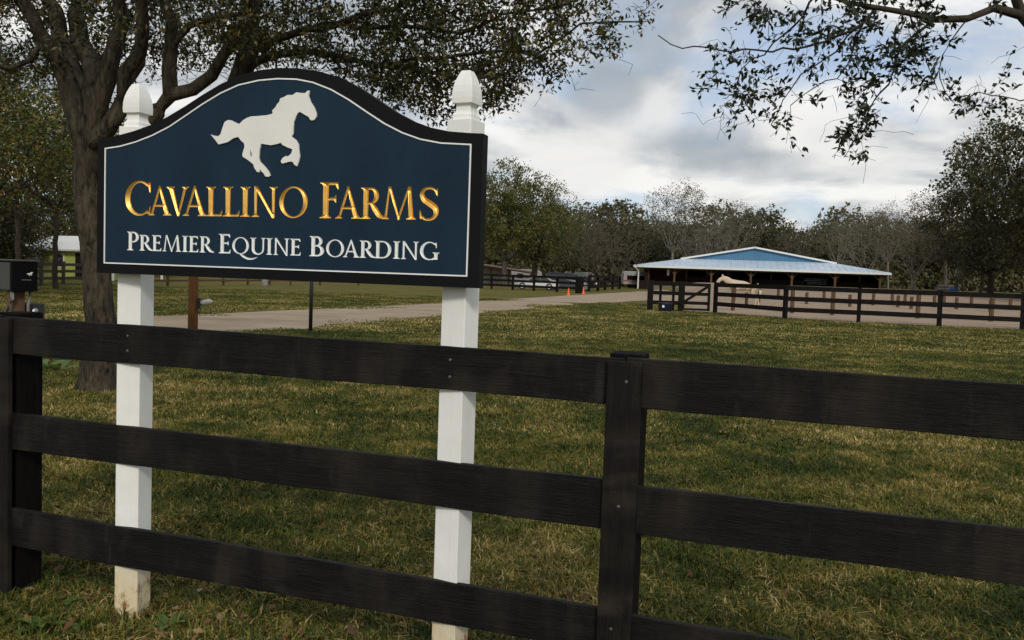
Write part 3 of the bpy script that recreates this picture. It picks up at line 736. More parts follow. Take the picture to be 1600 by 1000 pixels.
    def leaf_sites(s, per, frac=.35, sig=.12):
        P = np.array(s.P); C = []; D = []
        for ids, att, r0, fixed in s.paths:
            if fixed: continue
            p = P[ids]; m = len(p)
            k = s.r.poisson(per)
            if not k: continue
            t = frac+(1-frac)*s.r.random(k)**.7; x = t*(m-1); i = np.minimum(x.astype(int), m-2); f = (x-i)[:, None]
            q = p[i]*(1-f)+p[i+1]*f; C.append(q+s.r.normal(0, sig, (k, 3))); D.append(unit(p[i+1]-p[i]))
        return np.concatenate(C), np.concatenate(D)
def leaf_cards(r, C, D, L, W, flat=.5, tint=None, spread=.9, droop=.25):
    """one folded leaf (two triangles either side of the midrib) per site"""
    n = len(C); d = unit(D*.5+r.normal(0, spread, (n, 3))+np.array([0, 0, -droop])); nrm = unit(r.normal(0, 1, (n, 3))+np.array([0, 0, flat*2]))
    sd = unit(np.cross(d, nrm)); nrm = np.cross(sd, d); l = L*r.uniform(.65, 1.25, (n, 1)); w_ = W*r.uniform(.7, 1.2, (n, 1))
    a = C; t = C+d*l; mid = C+d*l*.5
    V = np.stack([a, mid+sd*w_/2+nrm*w_*.18, t, mid-sd*w_/2+nrm*w_*.18], 1).reshape(-1, 3)
    b = np.arange(n)[:, None]*4; F = np.concatenate([b+np.array([[0, 1, 2]]), b+np.array([[0, 2, 3]])])
    tt = r.random(n) if tint is None else tint
    return V, F, np.repeat(tt, 4)
def in_ball(r, n, c, R):
    d = unit(r.normal(0, 1, (n, 3)))*(r.random((n, 1))**(1/2.4)); return np.array(c)+d*np.array(R)

M_BARK = bark('oak_bark', (.010, .008, .005), (.085, .069, .046), 20)
M_BARKD = bark('dark_bark', (.02, .016, .011), (.06, .048, .034), 8)
M_BARKP = bark('pale_bark', (.10, .085, .065), (.24, .215, .175), 5)
M_BARKG = bark('grey_twig_bark', (.055, .045, .035), (.13, .11, .088), 5)
M_OAKLEAF = leafy('oak_leaf', [(0, (.012, .018, .005)), (.45, (.028, .036, .008)), (.75, (.062, .060, .012)), (1, (.14, .095, .018))], .45, .2, .5)
M_BRANCHLEAF = leafy('overhang_leaf', [(0, (.010, .017, .008)), (.6, (.018, .028, .010)), (1, (.04, .05, .014))], .4, .15, .8)
M_YELLEAF = leafy('yellowing_leaf', [(0, (.02, .032, .007)), (.45, (.045, .062, .011)), (.72, (.13, .13, .018)), (1, (.26, .15, .025))], .5, .3, .22)
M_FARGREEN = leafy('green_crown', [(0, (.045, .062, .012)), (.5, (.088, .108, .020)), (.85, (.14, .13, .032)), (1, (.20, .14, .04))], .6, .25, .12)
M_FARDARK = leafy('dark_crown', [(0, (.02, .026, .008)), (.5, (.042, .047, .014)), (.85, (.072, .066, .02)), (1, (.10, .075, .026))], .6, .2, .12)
M_FAROLIVE = leafy('olive_crown', [(0, (.05, .052, .024)), (.5, (.09, .084, .038)), (.85, (.13, .11, .055)), (1, (.17, .13, .07))], .65, .25, .12)
M_FARTAN = leafy('tan_crown', [(0, (.08, .066, .038)), (.5, (.13, .105, .06)), (1, (.20, .15, .085))], .7, .25, .12)

def w3(px, py, Y): return at(px, py, Y)
# ---- the big oak beside the sign
OY = 10.3
oak = Tree(21)
base = ground_at(155, OY); O_ = lambda *q: np.array([w3(a, b, c) for a, b, c in q])
oak.limb(np.vstack([base+[0, 0, -.15], base+[.0, 0, .25], O_((159, 520, OY), (150, 410, OY), (139, 330, OY), (134, 260, OY), (138, 205, OY))]), 0.185, .145, wig=.008, step=.16)
R_ = np.array(oak.rad); Z_ = np.array(oak.P)[:, 2]; R_ = R_*(1+.55*np.exp(-np.maximum(Z_, 0)/.18)); oak.rad = list(R_)
oak.limb(O_((136, 225, OY), (118, 165, 10.2), (92, 95, 10.1), (55, 35, 9.9), (10, -25, 9.7), (-60, -110, 9.4)), .15, .05, 1)
oak.limb(O_((138, 215, OY), (122, 130, 10.4), (98, 60, 10.6), (78, -10, 10.8), (50, -130, 11)), .145, .06, 1)
oak.limb(O_((140, 215, OY), (143, 120, 10.5), (128, 50, 10.8), (118, -20, 11.2), (110, -160, 11.8)), .15, .06, 1)
oak.limb(O_((145, 220, OY), (168, 120, 10.2), (185, 50, 10.1), (192, -20, 10), (205, -150, 9.8)), .14, .05, 1)
oak.limb(O_((148, 245, OY), (178, 185, 10.1), (198, 140, 10), (212, 80, 9.9), (228, 20, 9.8), (240, -60, 9.6), (270, -170, 9.3)), .12, .045, 1)
oak.limb(O_((142, 280, OY), (165, 215, 10.7), (205, 130, 11.1), (221, 90, 11.2), (224, 20, 11.3), (228, -110, 11.4)), .10, .05, 1)
oak.limb(O_((146, 300, OY), (185, 235, 10.3), (235, 182, 10.2), (262, 160, 10.2), (272, 115, 10.2), (276, 60, 10.1), (262, 5, 10), (255, -70, 9.9)), .15, .055, 1)
oak.limb(O_((262, 160, 10.2), (300, 138, 10.1), (335, 108, 10), (362, 62, 9.9), (378, 20, 9.8), (400, -60, 9.6)), .085, .04, 1)
oak.limb(O_((276, 60, 10.1), (300, 36, 10), (335, 26, 9.9), (375, 22, 9.7)), .05, .025, 1)
big = oak.limb(O_((146, 310, OY), (215, 262, 10.6), (300, 232, 10.7), (355, 175, 10.6), (380, 105, 10.5), (386, 40, 10.4), (392, -30, 10.3), (400, -160, 10)), .19, .10, 1)
oak.limb(O_((383, 112, 10.5), (404, 95, 10.4), (440, 84, 10.2), (482, 80, 10), (540, 92, 9.8), (600, 102, 9.6), (660, 112, 9.4), (720, 122, 9.2), (780, 120, 9.1)), .055, .016, 1, wig=.012)
oak.limb(O_((388, 75, 10.4), (450, 55, 10.1), (520, 37, 9.8), (580, 18, 9.5), (640, 0, 9.2), (720, -30, 9)), .06, .02, 1)
oak.limb(O_((600, 100, 9.6), (680, 95, 9.3), (760, 83, 9.1), (830, 80, 9), (890, 58, 8.9), (945, 36, 8.8), (1000, 34, 8.7)), .026, .008, 1)
oak.limb(O_((540, 30, 9.7), (640, 45, 9.3), (740, 40, 9), (820, 18, 8.8), (890, 5, 8.7), (940, -10, 8.6)), .03, .008, 1)
oak.limb(O_((80, 70, 10), (40, 95, 9.8), (-10, 100, 9.6), (-80, 90, 9.4)), .045, .02, 1)
rg = np.random.default_rng(77)
low_px = np.array([(-300, 150), (-60, 130), (0, 118), (60, 112), (110, 100), (180, 88), (300, 80), (400, 95), (450, 105), (500, 118), (560, 148), (620, 175), (680, 192), (740, 182), (770, 178), (800, 165), (830, 138), (865, 132), (885, 112), (940, 108), (985, 78), (1018, 50)], float)
LOWX = np.array([w3(a, b, 9.4)[0] for a, b in low_px]); LOWZ = np.array([w3(a, b, 9.4)[2] for a, b in low_px])
EDGEX = w3(1020, 35, 9.0)[0]
def oak_targets(n, xr, yr, zr):
    T = np.stack([rg.uniform(*xr, n), rg.uniform(*yr, n), rg.uniform(*zr, n)], 1)
    sc = 9.4/T[:, 1]*.55+.45                                          # the skirt of the crown droops a little outwards
    lo = np.interp(T[:, 0]*sc, LOWX, LOWZ)
    lo = EYE+(lo-EYE)*(T[:, 1]/9.4*.6+.4)
    top_edge = EDGEX-np.maximum(T[:, 2]-4.5, 0)*.55
    gaps = vnoise(T[:, 0], T[:, 2]*1.3+T[:, 1]*.3, .9, 2.0)
    ok = (T[:, 2] > lo+.05) & (T[:, 0] < top_edge) & (gaps > -.42+.30*sstep((T[:, 0]+.6)/2.0)) & (rg.random(n) > .58*sstep((T[:, 0]+.3)/1.6))
    return T[ok]
Tt = np.concatenate([oak_targets(2600, (-3.4, 1.75), (8.3, 11.2), (3.0, 5.6)), oak_targets(900, (-8.5, -3.2), (7.6, 13), (3.2, 6.2))])
inner = np.array([w3(rg.uniform(-40, 430), rg.uniform(-30, 128), rg.uniform(10.3, 12.6)) for _ in range(440)])
Tt = np.concatenate([Tt, inner])
dome = in_ball(rg, 900, (-4.4, 10.3, 6.8), (5.2, 4.6, 3.6)); dome = dome[(dome[:, 2] > 5.4)]
Tt = np.concatenate([Tt, dome])
oak.grow(Tt, tip=.0032, seg=.22, wig=.05, droop=-.3, maxlen=3.0, conn=.25)
to = empty('oak_tree', base, 0, 'big spreading oak with grey trunk and forked limbs just behind the sign', 'tree')
C, D = oak.leaf_sites(25, .2, .07)
lo = np.interp(C[:, 0], LOWX, LOWZ); C = C[(C[:, 2] > EYE+(lo-EYE)*(C[:, 1]/9.4)-.12)]; D = D[:len(C)]
V_, F_, T_ = leaf_cards(oak.r, C, D, .070, .030)
link('crown', np_mesh('crown', V_-base, [F_], False, T_), M_OAKLEAF, to)
tw = oak_targets(700, (-3.2, 1.9), (8.4, 11.0), (2.9, 5.2)); tw[:, 2] -= rg.uniform(0, .35, len(tw))
tw = np.concatenate([tw, [w3(rg.uniform(190, 470), rg.uniform(20, 135), rg.uniform(9.8, 11)) for _ in range(260)]])
oak.grow(tw, tip=.0028, seg=.2, wig=.05, droop=-.3, maxlen=1.2, conn=.1)            # bare twigs
wv, wf = oak.wood(); link('trunk', np_mesh('trunk', wv-base, [wf], True), M_BARK, to)

# ---- the tree out of frame whose limb overhangs the paddock
BY = 7.2
ov = Tree(8); tb = np.array([5.75, 7.5, 0.0])
ov.limb([tb+[0, 0, -.2], tb+[.05, 0, 1.2], tb+[.0, .0, 2.4], tb+[-.15, -.05, 3.4], tb+[-.3, -.1, 4.6], tb+[-.2, 0, 6.5]], .24, .12, wig=.01)
ov.limb(np.vstack([[tb+[-.05, 0, 2.7]], O_((1690, 150, 7.3), (1618, 55, 7.2), (1592, 20, 7.2), (1588, -40, 7.2), (1570, -130, 7.1))]), .085, .03, 1)
ov.limb(O_((1596, 30, 7.2), (1560, 17, 7.15), (1520, 27, 7.1), (1475, 28, 7.05), (1420, 20, 7), (1350, 6, 6.9), (1280, -12, 6.8)), .04, .014, 1, wig=.012)
for pts, r0 in [(((1440, 26, 7.05), (1408, 75, 6.95), (1388, 125, 6.9), (1362, 165, 6.85), (1345, 205, 6.8), (1320, 245, 6.8)), .014),
                (((1385, 12, 6.95), (1325, 52, 6.8), (1265, 72, 6.7), (1180, 80, 6.6), (1100, 77, 6.5), (1062, 74, 6.5), (1028, 55, 6.5)), .013),
                (((1285, -12, 6.8), (1245, 42, 6.8), (1195, 82, 6.8), (1160, 105, 6.8), (1152, 150, 6.8)), .012),
                (((1345, 45, 6.85), (1300, 85, 6.9), (1260, 112, 6.95), (1228, 150, 7), (1205, 195, 7)), .009),
                (((1360, 60, 6.9), (1320, 108, 7), (1275, 140, 7.05), (1235, 165, 7.1)), .007),
                (((1500, 28, 7.1), (1480, 80, 7.2), (1470, 120, 7.3), (1490, 160, 7.3)), .008),
                (((1690, 140, 7.3), (1640, 150, 7.2), (1580, 155, 7.1), (1530, 148, 7.05), (1500, 158, 7)), .009),
                (((1330, 2, 6.9), (1230, -12, 6.7), (1150, 5, 6.6), (1120, 20, 6.6)), .010),
                (((1400, 15, 7), (1440, 60, 7.1), (1450, 100, 7.2), (1465, 140, 7.2)), .008)]:
    ov.limb(O_(*pts), r0, .004, 1, step=.1, wig=.012)
cl = [(1130, 118, 42, 22), (1165, 165, 34, 20), (1190, 125, 34, 14), (1230, 150, 25, 8), (1222, 190, 14, 5), (1280, 65, 45, 16), (1245, 60, 30, 8), (1300, 112, 42, 14), (1330, 95, 30, 10), (1362, 110, 40, 20), (1345, 145, 25, 10), (1350, 190, 22, 12), (1325, 220, 30, 16), (1365, 205, 20, 8), (1440, 75, 42, 20), (1425, 115, 40, 16), (1480, 138, 28, 10),
      (1550, 150, 30, 8), (1160, 12, 36, 16), (1210, 25, 40, 12), (1290, 10, 60, 34), (1390, 35, 60, 34), (1450, 40, 40, 14), (1595, 110, 20, 8), (1335, 20, 40, 20), (1260, 232, 8, 2), (1560, 22, 30, 5), (1495, 165, 20, 5), (1420, 40, 50, 20), (1300, 30, 50, 20)]
rg2 = np.random.default_rng(5); TT = []
for (a, b, rad_, k) in cl:
    for _ in range(int(k*.95)):
        ang, q = rg2.uniform(0, 6.28), rad_*1.22*math.sqrt(rg2.random()); TT.append(w3(a+q*math.cos(ang), b+q*math.sin(ang), rg2.uniform(6.5, 7.4)))
TT = np.array(TT); up_ = in_ball(rg2, 420, (5.2, 7.6, 6.6), (3.2, 3.0, 2.2)); up_ = up_[(up_[:, 2] > 4.6) & (up_[:, 0] > 1.5)]
ov.grow(np.concatenate([TT, up_]), tip=.0019, seg=.09, wig=.05, droop=-.2, maxlen=1.6, fat=.45, conn=.1)
bare = []
for _ in range(170):
    a, b = rg2.choice(len(TT)), rg2.normal(0, 1, 3)*.16; bare.append(TT[a]+b)
tov = empty('overhanging_tree', tb, 0, 'tree with a dark leafy branch hanging into the sky above the barn', 'tree')
C, D = ov.leaf_sites(8.2, .35, .022)
hi = C[:, 2] > 5.0
C2 = np.repeat(C[hi], 3, 0)+rg2.normal(0, .12, (3*hi.sum(), 3)); D2 = np.repeat(D[hi], 3, 0)
V_, F_, T_ = leaf_cards(ov.r, np.concatenate([C, C2]), np.concatenate([D, D2]), .064, .029, spread=.75, droop=.15)
ov.grow(np.array(bare), tip=.0017, seg=.09, wig=.05, droop=-.2, maxlen=.8, fat=.4, conn=.1)
wv, wf = ov.wood(); link('trunk', np_mesh('trunk', wv-tb, [wf], True), M_BARKD, tov)
link('crown', np_mesh('crown', V_-tb, [F_], False, T_), M_BRANCHLEAF, tov)

# ---- far trees: a few kinds, each built once and copied
def far_tree(seed, H, R, trunk_r, ntar, leaves, leaf, base_f=.25, nl=6, stems=1, lean=0.0, sig=.3, crown_c=.62, crown_h=.42, tip=.012, seg=.7, lump=0.0):
    t = Tree(seed); r = t.r; roots = []
    for k in range(stems):
        off = np.array([r.normal(0, .35), r.normal(0, .35), 0])*(stems > 1); dx = np.array([lean+(r.normal(0, .10) if stems > 1 else 0), r.normal(0, .06), 0])
        h = H*base_f*(1 if stems == 1 else r.uniform(1.0, 1.6))
        t.limb([off+[0, 0, -.4], off+dx*h*.4+[0, 0, h*.4], off+dx*h+[0, 0, h]], trunk_r/math.sqrt(stems), trunk_r*.72/math.sqrt(stems), wig=.03, step=.5); roots.append(off+dx*h+[0, 0, h])
    for k in range(nl):
        a = 2*math.pi*(k+r.uniform(-.3, .3))/nl; o = roots[k % stems]; el = r.uniform(.35, .9); q = np.array([math.cos(a)*R*.62, math.sin(a)*R*.62, 0])*r.uniform(.6, 1)
        end = np.array([o[0], o[1], 0])+q+[lean*H*.3, 0, H*(base_f+(1-base_f)*el*.8)]
        mid = (o*.5+end*.5)+np.array([0, 0, -H*.03])+q*.06
        t.limb([o, mid, end], trunk_r*.5/math.sqrt(stems), trunk_r*.12, 1, step=.6, wig=.08)
    T = in_ball(r, int(ntar*1.5), (lean*H*.5, 0, H*crown_c), (R, R, H*crown_h))
    if lump: T = T[vnoise(T[:, 0]*.9+seed, T[:, 2]*.9+T[:, 1]*.7, 3.0/R*1.1, seed) > -lump]
    T = T[(T[:, 2] > H*base_f*.75)][:ntar]
    t.grow(T, tip=tip, seg=seg, wig=.10, droop=-.6, maxlen=R*1.2, conn=.5)
    wv, wf = t.wood(nbig=8)
    res = [np_mesh('trunk', wv, [wf], True)]
    C, D = t.leaf_sites(leaves/max(len(T), 1), .25, sig)
    V_, F_, T_ = leaf_cards(r, C, D, leaf, leaf*.62, spread=.9)
    res.append(np_mesh('crown', V_, [F_], False, T_)); return res
KIND = {
 'green': far_tree(31, 14, 6.2, .42, 600, 17000, .28, .2, 8, sig=.30, lump=.55),
 'green2': far_tree(32, 13, 6.0, .34, 500, 8500, .28, .16, 8, 2, sig=.30, lump=.5),
 'bare': far_tree(33, 11, 4.8, .22, 900, 1500, .16, .12, 9, 3, tip=.017, seg=.6),
 'tall': far_tree(34, 17, 5.6, .26, 560, 4600, .26, .32, 8, 1, .08, sig=.35, crown_c=.7, crown_h=.30, tip=.016, lump=.35),
 'sparse': far_tree(35, 15, 6.0, .30, 560, 3600, .28, .3, 8, sig=.4, crown_c=.68, crown_h=.32, tip=.015, lump=.35),
 'dense': far_tree(36, 12, 5.6, .34, 420, 9000, .36, .14, 7, sig=.30, crown_c=.54, crown_h=.5, lump=.6),
 'dense2': far_tree(37, 10, 5.2, .30, 380, 8000, .36, .10, 7, 2, sig=.30, crown_c=.5, crown_h=.52, lump=.55),
 'tan': far_tree(38, 10.5, 5.6, .24, 950, 3200, .17, .10, 10, 3, tip=.016, sig=.3),
 'bigdark': far_tree(39, 15, 8.0, .45, 700, 15000, .34, .16, 9, sig=.30, crown_c=.55, crown_h=.47, lump=.55),
 'leaftree': far_tree(40, 9, 4.6, .13, 560, 10500, .15, .42, 8, sig=.30, crown_c=.70, crown_h=.30, tip=.008, seg=.4, lump=.25),
}
MESHCOPY = {}
def plant(kind, px, Y, s, rz, barkm, leafm, label, group=None, name='tree', sx=1.0, cat='tree', z=None):
    p = ground_at(px, Y)
    e = empty(name, p, rz, label, cat, group); e.scale = (s*sx, s*sx, s)
    for nm, me, mt in (('trunk', KIND[kind][0], barkm), ('crown', KIND[kind][1], leafm)):
        key = (kind, nm, mt.name)
        if key not in MESHCOPY:
            c = me.copy(); c.materials.clear(); c.materials.append(mt); MESHCOPY[key] = c
        link(nm, MESHCOPY[key], None, e)
    return e
plant('green', 788, 104, 1.06, .4, M_BARKG, M_FARGREEN, 'rounded green tree behind the dark fence, next to the black car', sx=.95)
plant('green2', 838, 108, 1.05, 2.1, M_BARKD, M_FARGREEN, 'green tree with browning crown standing over the black car', sx=.95)
plant('green2', 700, 112, 1.05, 4.0, M_BARKG, M_FARGREEN, 'green tree mostly hidden behind the sign board')
plant('bare', 925, 116, 1.0, .3, M_BARKG, M_FARTAN, 'grey leafless tree with several stems between green tree and barn', sx=1.05)
plant('bare', 968, 122, .98, 2.3, M_BARKG, M_FARTAN, 'bare grey tree close behind the brown lattice fence')
plant('tall', 1048, 142, 1.06, .2, M_BARKP, M_FAROLIVE, 'tall leaning tree with pale trunk above the barn roof')
plant('sparse', 1142, 150, .97, 1.2, M_BARKP, M_FAROLIVE, 'thin topped tree with pale limbs behind the barn ridge')
plant('sparse', 1010, 158, .9, 3.2, M_BARKG, M_FAROLIVE, 'sparse olive tree behind the pale leaning tree')
plant('tan', 1425, 96, 1.0, 1.0, M_BARKP, M_FARTAN, 'leafless tan tree with many pale stems next to the barn', sx=.9)
plant('tan', 1500, 90, .80, 3.0, M_BARKG, M_FAROLIVE, 'brownish low tree with pale limbs among the dark trees')
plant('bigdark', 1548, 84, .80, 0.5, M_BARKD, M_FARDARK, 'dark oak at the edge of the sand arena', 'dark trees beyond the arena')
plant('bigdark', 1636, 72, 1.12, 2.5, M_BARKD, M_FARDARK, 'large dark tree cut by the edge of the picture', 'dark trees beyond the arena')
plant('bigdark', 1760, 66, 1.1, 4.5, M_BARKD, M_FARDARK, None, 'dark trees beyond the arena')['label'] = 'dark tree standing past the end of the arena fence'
plant('tall', 1532, 86, 1.02, 4.2, M_BARKG, M_FARGREEN, 'tall thin tree whose green top rises above the dark oak', sx=.7)
plant('sparse', 1478, 100, .83, .7, M_BARKG, M_FARDARK, 'open crowned dark tree between the tan tree and the dark oak')
for kd, px, Y, sc_, rz_, bm_, lm_, lab in [
    ('bare', 1090, 139, 1.05, .8, M_BARKP, M_FARTAN, 'small bare tree with pale stems rising behind the barn, next to the leaning one'),
    ('tan', 1118, 143, 1.1, 2.2, M_BARKP, M_FAROLIVE, 'brownish bare tree behind the roof just before the barn ridge'),
    ('bare', 1238, 146, 1.0, 4.0, M_BARKG, M_FARTAN, 'grey bare tree past the barn ridge where the wood is lowest'),
    ('sparse', 1305, 140, .80, 5.2, M_BARKP, M_FAROLIVE, 'thin olive tree over the far half of the barn roof'),
    ('tan', 1352, 128, 1.1, .3, M_BARKP, M_FARTAN, 'tan bare tree over the end of the barn roof'),
    ('tall', 1388, 126, .72, 2.9, M_BARKP, M_FAROLIVE, 'slender tree with pale trunk at the corner of the barn roof'),
    ('green2', 892, 130, .85, 5.5, M_BARKD, M_FAROLIVE, 'olive tree in the gap between the browning tree and the bare ones')]:
    plant(kd, px, Y, sc_, rz_, bm_, lm_, lab)
# ---- trees at the far side of the lawn, left of the sign
plant('leaftree', 86, 43, 1.05, .7, M_BARKD, M_YELLEAF, 'thin trunked tree with yellowing leaves in front of the green house', sx=1.1)
plant('leaftree', -20, 32, 1.0, 2.7, M_BARKD, M_YELLEAF, 'yellow green tree behind the grey box on the post', sx=1.15)
plant('leaftree', 30, 50, 1.35, 4.4, M_BARKD, M_YELLEAF, 'taller yellow green tree behind the thin trunked one')
plant('leaftree', -140, 36, 1.2, 1.4, M_BARKD, M_YELLEAF, 'yellow green tree at the far end of the lawn')
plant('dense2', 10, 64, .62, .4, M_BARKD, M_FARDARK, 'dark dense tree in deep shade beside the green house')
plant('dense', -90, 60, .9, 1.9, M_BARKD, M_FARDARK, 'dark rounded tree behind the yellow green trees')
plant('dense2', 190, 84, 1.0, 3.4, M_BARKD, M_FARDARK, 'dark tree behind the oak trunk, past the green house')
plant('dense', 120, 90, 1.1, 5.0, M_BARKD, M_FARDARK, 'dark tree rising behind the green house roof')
# low shrub mass under the left trees
# ---- the far wood: one mass nobody could count
def wood_mass():
    V = []; F = []; T = []; off = 0; r = np.random.default_rng(3)
    WV = []; WF = []; wo = 0
    spots = []
    for px in np.arange(380, 2000, 26): spots.append((px+r.uniform(-14, 14), r.uniform(150, 168), r.uniform(.78, 1.25)))
    for px in np.arange(-700, 420, 60): spots.append((px+r.uniform(-20, 20), r.uniform(105, 125), r.uniform(.8, 1.1)))
    for px in np.arange(640, 2000, 34): spots.append((px+r.uniform(-14, 14), r.uniform(172, 200), r.uniform(1.05, 1.5)))
    for i, (px, Y, s) in enumerate(spots):
        if 1195 < px < 1290: s *= .85
        me = KIND[('dense', 'dense2')[i % 2]][1]; n = len(me.vertices); co = np.empty(n*3, np.float32); me.vertices.foreach_get('co', co); co = co.reshape(-1, 3)
        ti = np.empty(n, np.float32); me.attributes['tint'].data.foreach_get('value', ti)
        q = n//4; k = np.where(r.random(q) < .34)[0]; idx = (k[:, None]*4+np.arange(4)).ravel(); c = co[idx]; a = r.uniform(0, 6.28)
        cen = c.reshape(-1, 4, 3).mean(1, keepdims=True); c = ((c.reshape(-1, 4, 3)-cen)*1.6+cen).reshape(-1, 3)
        x = c[:, 0]*math.cos(a)-c[:, 1]*math.sin(a); y = c[:, 0]*math.sin(a)+c[:, 1]*math.cos(a); p = ground_at(px, Y)
        V.append(np.stack([x*s+p[0], y*s+p[1], c[:, 2]*s+p[2]], 1)); m = len(k); b = np.arange(m)[:, None]*4+off
        F.append(np.concatenate([b+np.array([[0, 1, 2]]), b+np.array([[0, 2, 3]])])); off += 4*m
        T.append(np.clip(ti[idx]*.6+r.uniform(-.1, .45), 0, 1))
    for (px, Y, s) in spots:
        for k in range(2):
            p = ground_at(px+r.uniform(-20, 20), Y-6+r.uniform(-3, 3)); n = 230
            C = p+np.stack([r.normal(0, 2.6, n), r.normal(0, 1.2, n), r.random(n)**1.3*r.uniform(2.2, 4.2)], 1)
            v, f, t_ = leaf_cards(r, C, unit(r.normal(0, 1, (n, 3))), .75, .5); V.append(v); F.append(f+off); off += len(v); T.append(np.clip(t_*.7+r.uniform(-.15, .35), 0, 1))
    return np_mesh('woods', np.concatenate(V), [np.concatenate(F)], False, np.concatenate(T))
woods = link('woods', wood_mass(), leafy('woods_leaf', [(0, (.036, .038, .014)), (.4, (.065, .064, .023)), (.75, (.105, .09, .036)), (1, (.15, .11, .056))], .65, .2, .06))
tag(woods, 'far wood of dark and olive trees behind the barn', 'woods', kind='stuff')

# ------------------------------------------------------------------ arena fence, gate, posts
def run_fence(name, pts, label, mat, H=1.5, rail=(1.40, .93, .45), rh=.2, pw=.16, group=None, ends=None, rt=.04, cat='fence', skip=(), ptop=.02):
    pts = [np.array([p[0], p[1], hgt(p[0], p[1])]) for p in pts]
    f = empty(name, pts[0], 0, label, cat, group); o = pts[0]
    for i, p in enumerate(pts):
        w_ = pw if not ends or i not in ends else ends[i]
        d = pts[min(i+1, len(pts)-1)]-pts[max(i-1, 0)]; a = math.atan2(d[1], d[0])
        b = MB().box(-w_/2, w_/2, -w_/2, w_/2, -.2, H+ptop+random.uniform(-.02, .03)).build('post', mat, f); b.location = tuple(p-o); b.rotation_euler = (random.uniform(-.01, .01), random.uniform(-.01, .01), a)
    for i in range(len(pts)-1):
        if i in skip: continue
        a, b = pts[i]-o, pts[i+1]-o; d = unit(b-a); nr = np.array([d[1], -d[0], 0])
        if nr[1] > 0: nr = -nr
        for z in rail:
            q = nr*(pw/2+rt/2+.004); j = [random.uniform(-.015, .015) for _ in range(2)]
            MB().bar(a+q+[0, 0, z+j[0]]+d*.004, b+q+[0, 0, z+j[1]]-d*.004, rt, rh).build('rail', mat, f)
    return f
arena = run_fence('arena_fence', FP, 'long black three rail fence along the near side of the sand arena', M_FAR_FENCE, ends={0: .28}, skip=(0,))
# between the corner post and the next one: a short fixed panel and a braced gate
c0 = np.array([*FP[0], 0.0]); c1 = np.array([*FP[1], 0.0]); dg = unit(c1-c0); LG = np.linalg.norm(c1-c0)
def along(k, z=0.0): return dg*(LG*k)+np.array([0, 0, z])
gt = empty('paddock_gate', c0+along(.47), 0, 'black wooden gate with diagonal brace next to the arena corner post', 'gate')
oo = along(.47)
MB().box(-.11, .11, -.11, .11, -.2, 1.52).build('post', M_FAR_FENCE, gt)
for z in (1.36, .90, .45, .14):
    MB().bar(along(.50, z)-oo, along(.90, z)-oo, .05, .16 if z > .2 else .10).build('rail', M_FAR_FENCE, gt)
for k in (.505, .895): MB().bar(along(k, .08)-oo+[0, -.05, 0], along(k, 1.44)-oo+[0, -.05, 0], .05, .13).build('upright', M_FAR_FENCE, gt)
MB().bar(along(.52, .5)-oo+[0, -.06, 0], along(.88, 1.3)-oo+[0, -.06, 0], .04, .13).build('brace', M_FAR_FENCE, gt)
pnl = empty('corner_panel', c0+along(.03), 0, 'short black fence panel between the thick corner post and the gate', 'fence'); oo = along(.03)
for z in (1.36, .90, .42): MB().bar(along(.03, z)-oo, along(.46, z)-oo, .05, .19).build('rail', M_FAR_FENCE, pnl)
for k in (.16, .36): MB().bar(along(k, -.1)-oo+[0, .08, 0], along(k, 1.4)-oo+[0, .08, 0], .10, .12).build('upright', M_FAR_FENCE, pnl)
tub = MB(); tub.lathe([(.25, 0), (.30, .05), (.335, .40), (.35, .42), (.35, .45), (.315, .45), (.29, .1), (.0, .08)], 18)
M_TUB = plain('navy_tub_plastic', (.012, .016, .035), .4, 0, .15, 5)
tubp = ground_at(1041, 41.6); tbe = empty('water_tub', tubp, 0, 'dark blue plastic tub on the grass behind the corner fence panel', 'tub'); tub.build('tub_wall', M_TUB, tbe, smooth=True)
MB().box(-.20, -.10, -.36, -.335, .22, .33).build('sticker', M_LETW, tbe)
# brown round posts inside the arena
def round_post(px, Y, h, r, label, group):
    p = ground_at(px, Y); b = MB().lathe([(r, -.2), (r, h-.02), (r*.8, h)], 10); o = b.build('wooden_post', M_BROWN, None, smooth=False); o.location = tuple(p)
    o.rotation_euler = (random.uniform(-.02, .02), random.uniform(-.02, .02), 0)
    return tag(o, label, 'post', group)
for i, (px, lab) in enumerate(((1147, 'brown post on the sand in front of the palomino horse'), (1240, 'brown post behind the black arena fence, below the barn ridge'), (1303, 'brown post behind the arena fence in front of the see-through barn bay'),
        (1437, 'brown post behind the arena fence under the bare tan tree'), (1552, 'brown post behind the arena fence under the tall dark oak'), (1668, 'brown post near the far end of the arena fence'))):
    round_post(px, 45-i*.7, 1.45, .11, lab, 'near row of brown arena posts')
for i, px in enumerate((1168, 1187, 1217, 1262, 1289, 1330, 1366, 1396, 1405, 1416, 1426, 1462, 1477, 1497, 1520, 1550, 1581)):
    round_post(px, 55.5+((i*7) % 5)*1.4, .85, .11, 'short brown post far out on the arena sand', 'far brown arena posts')
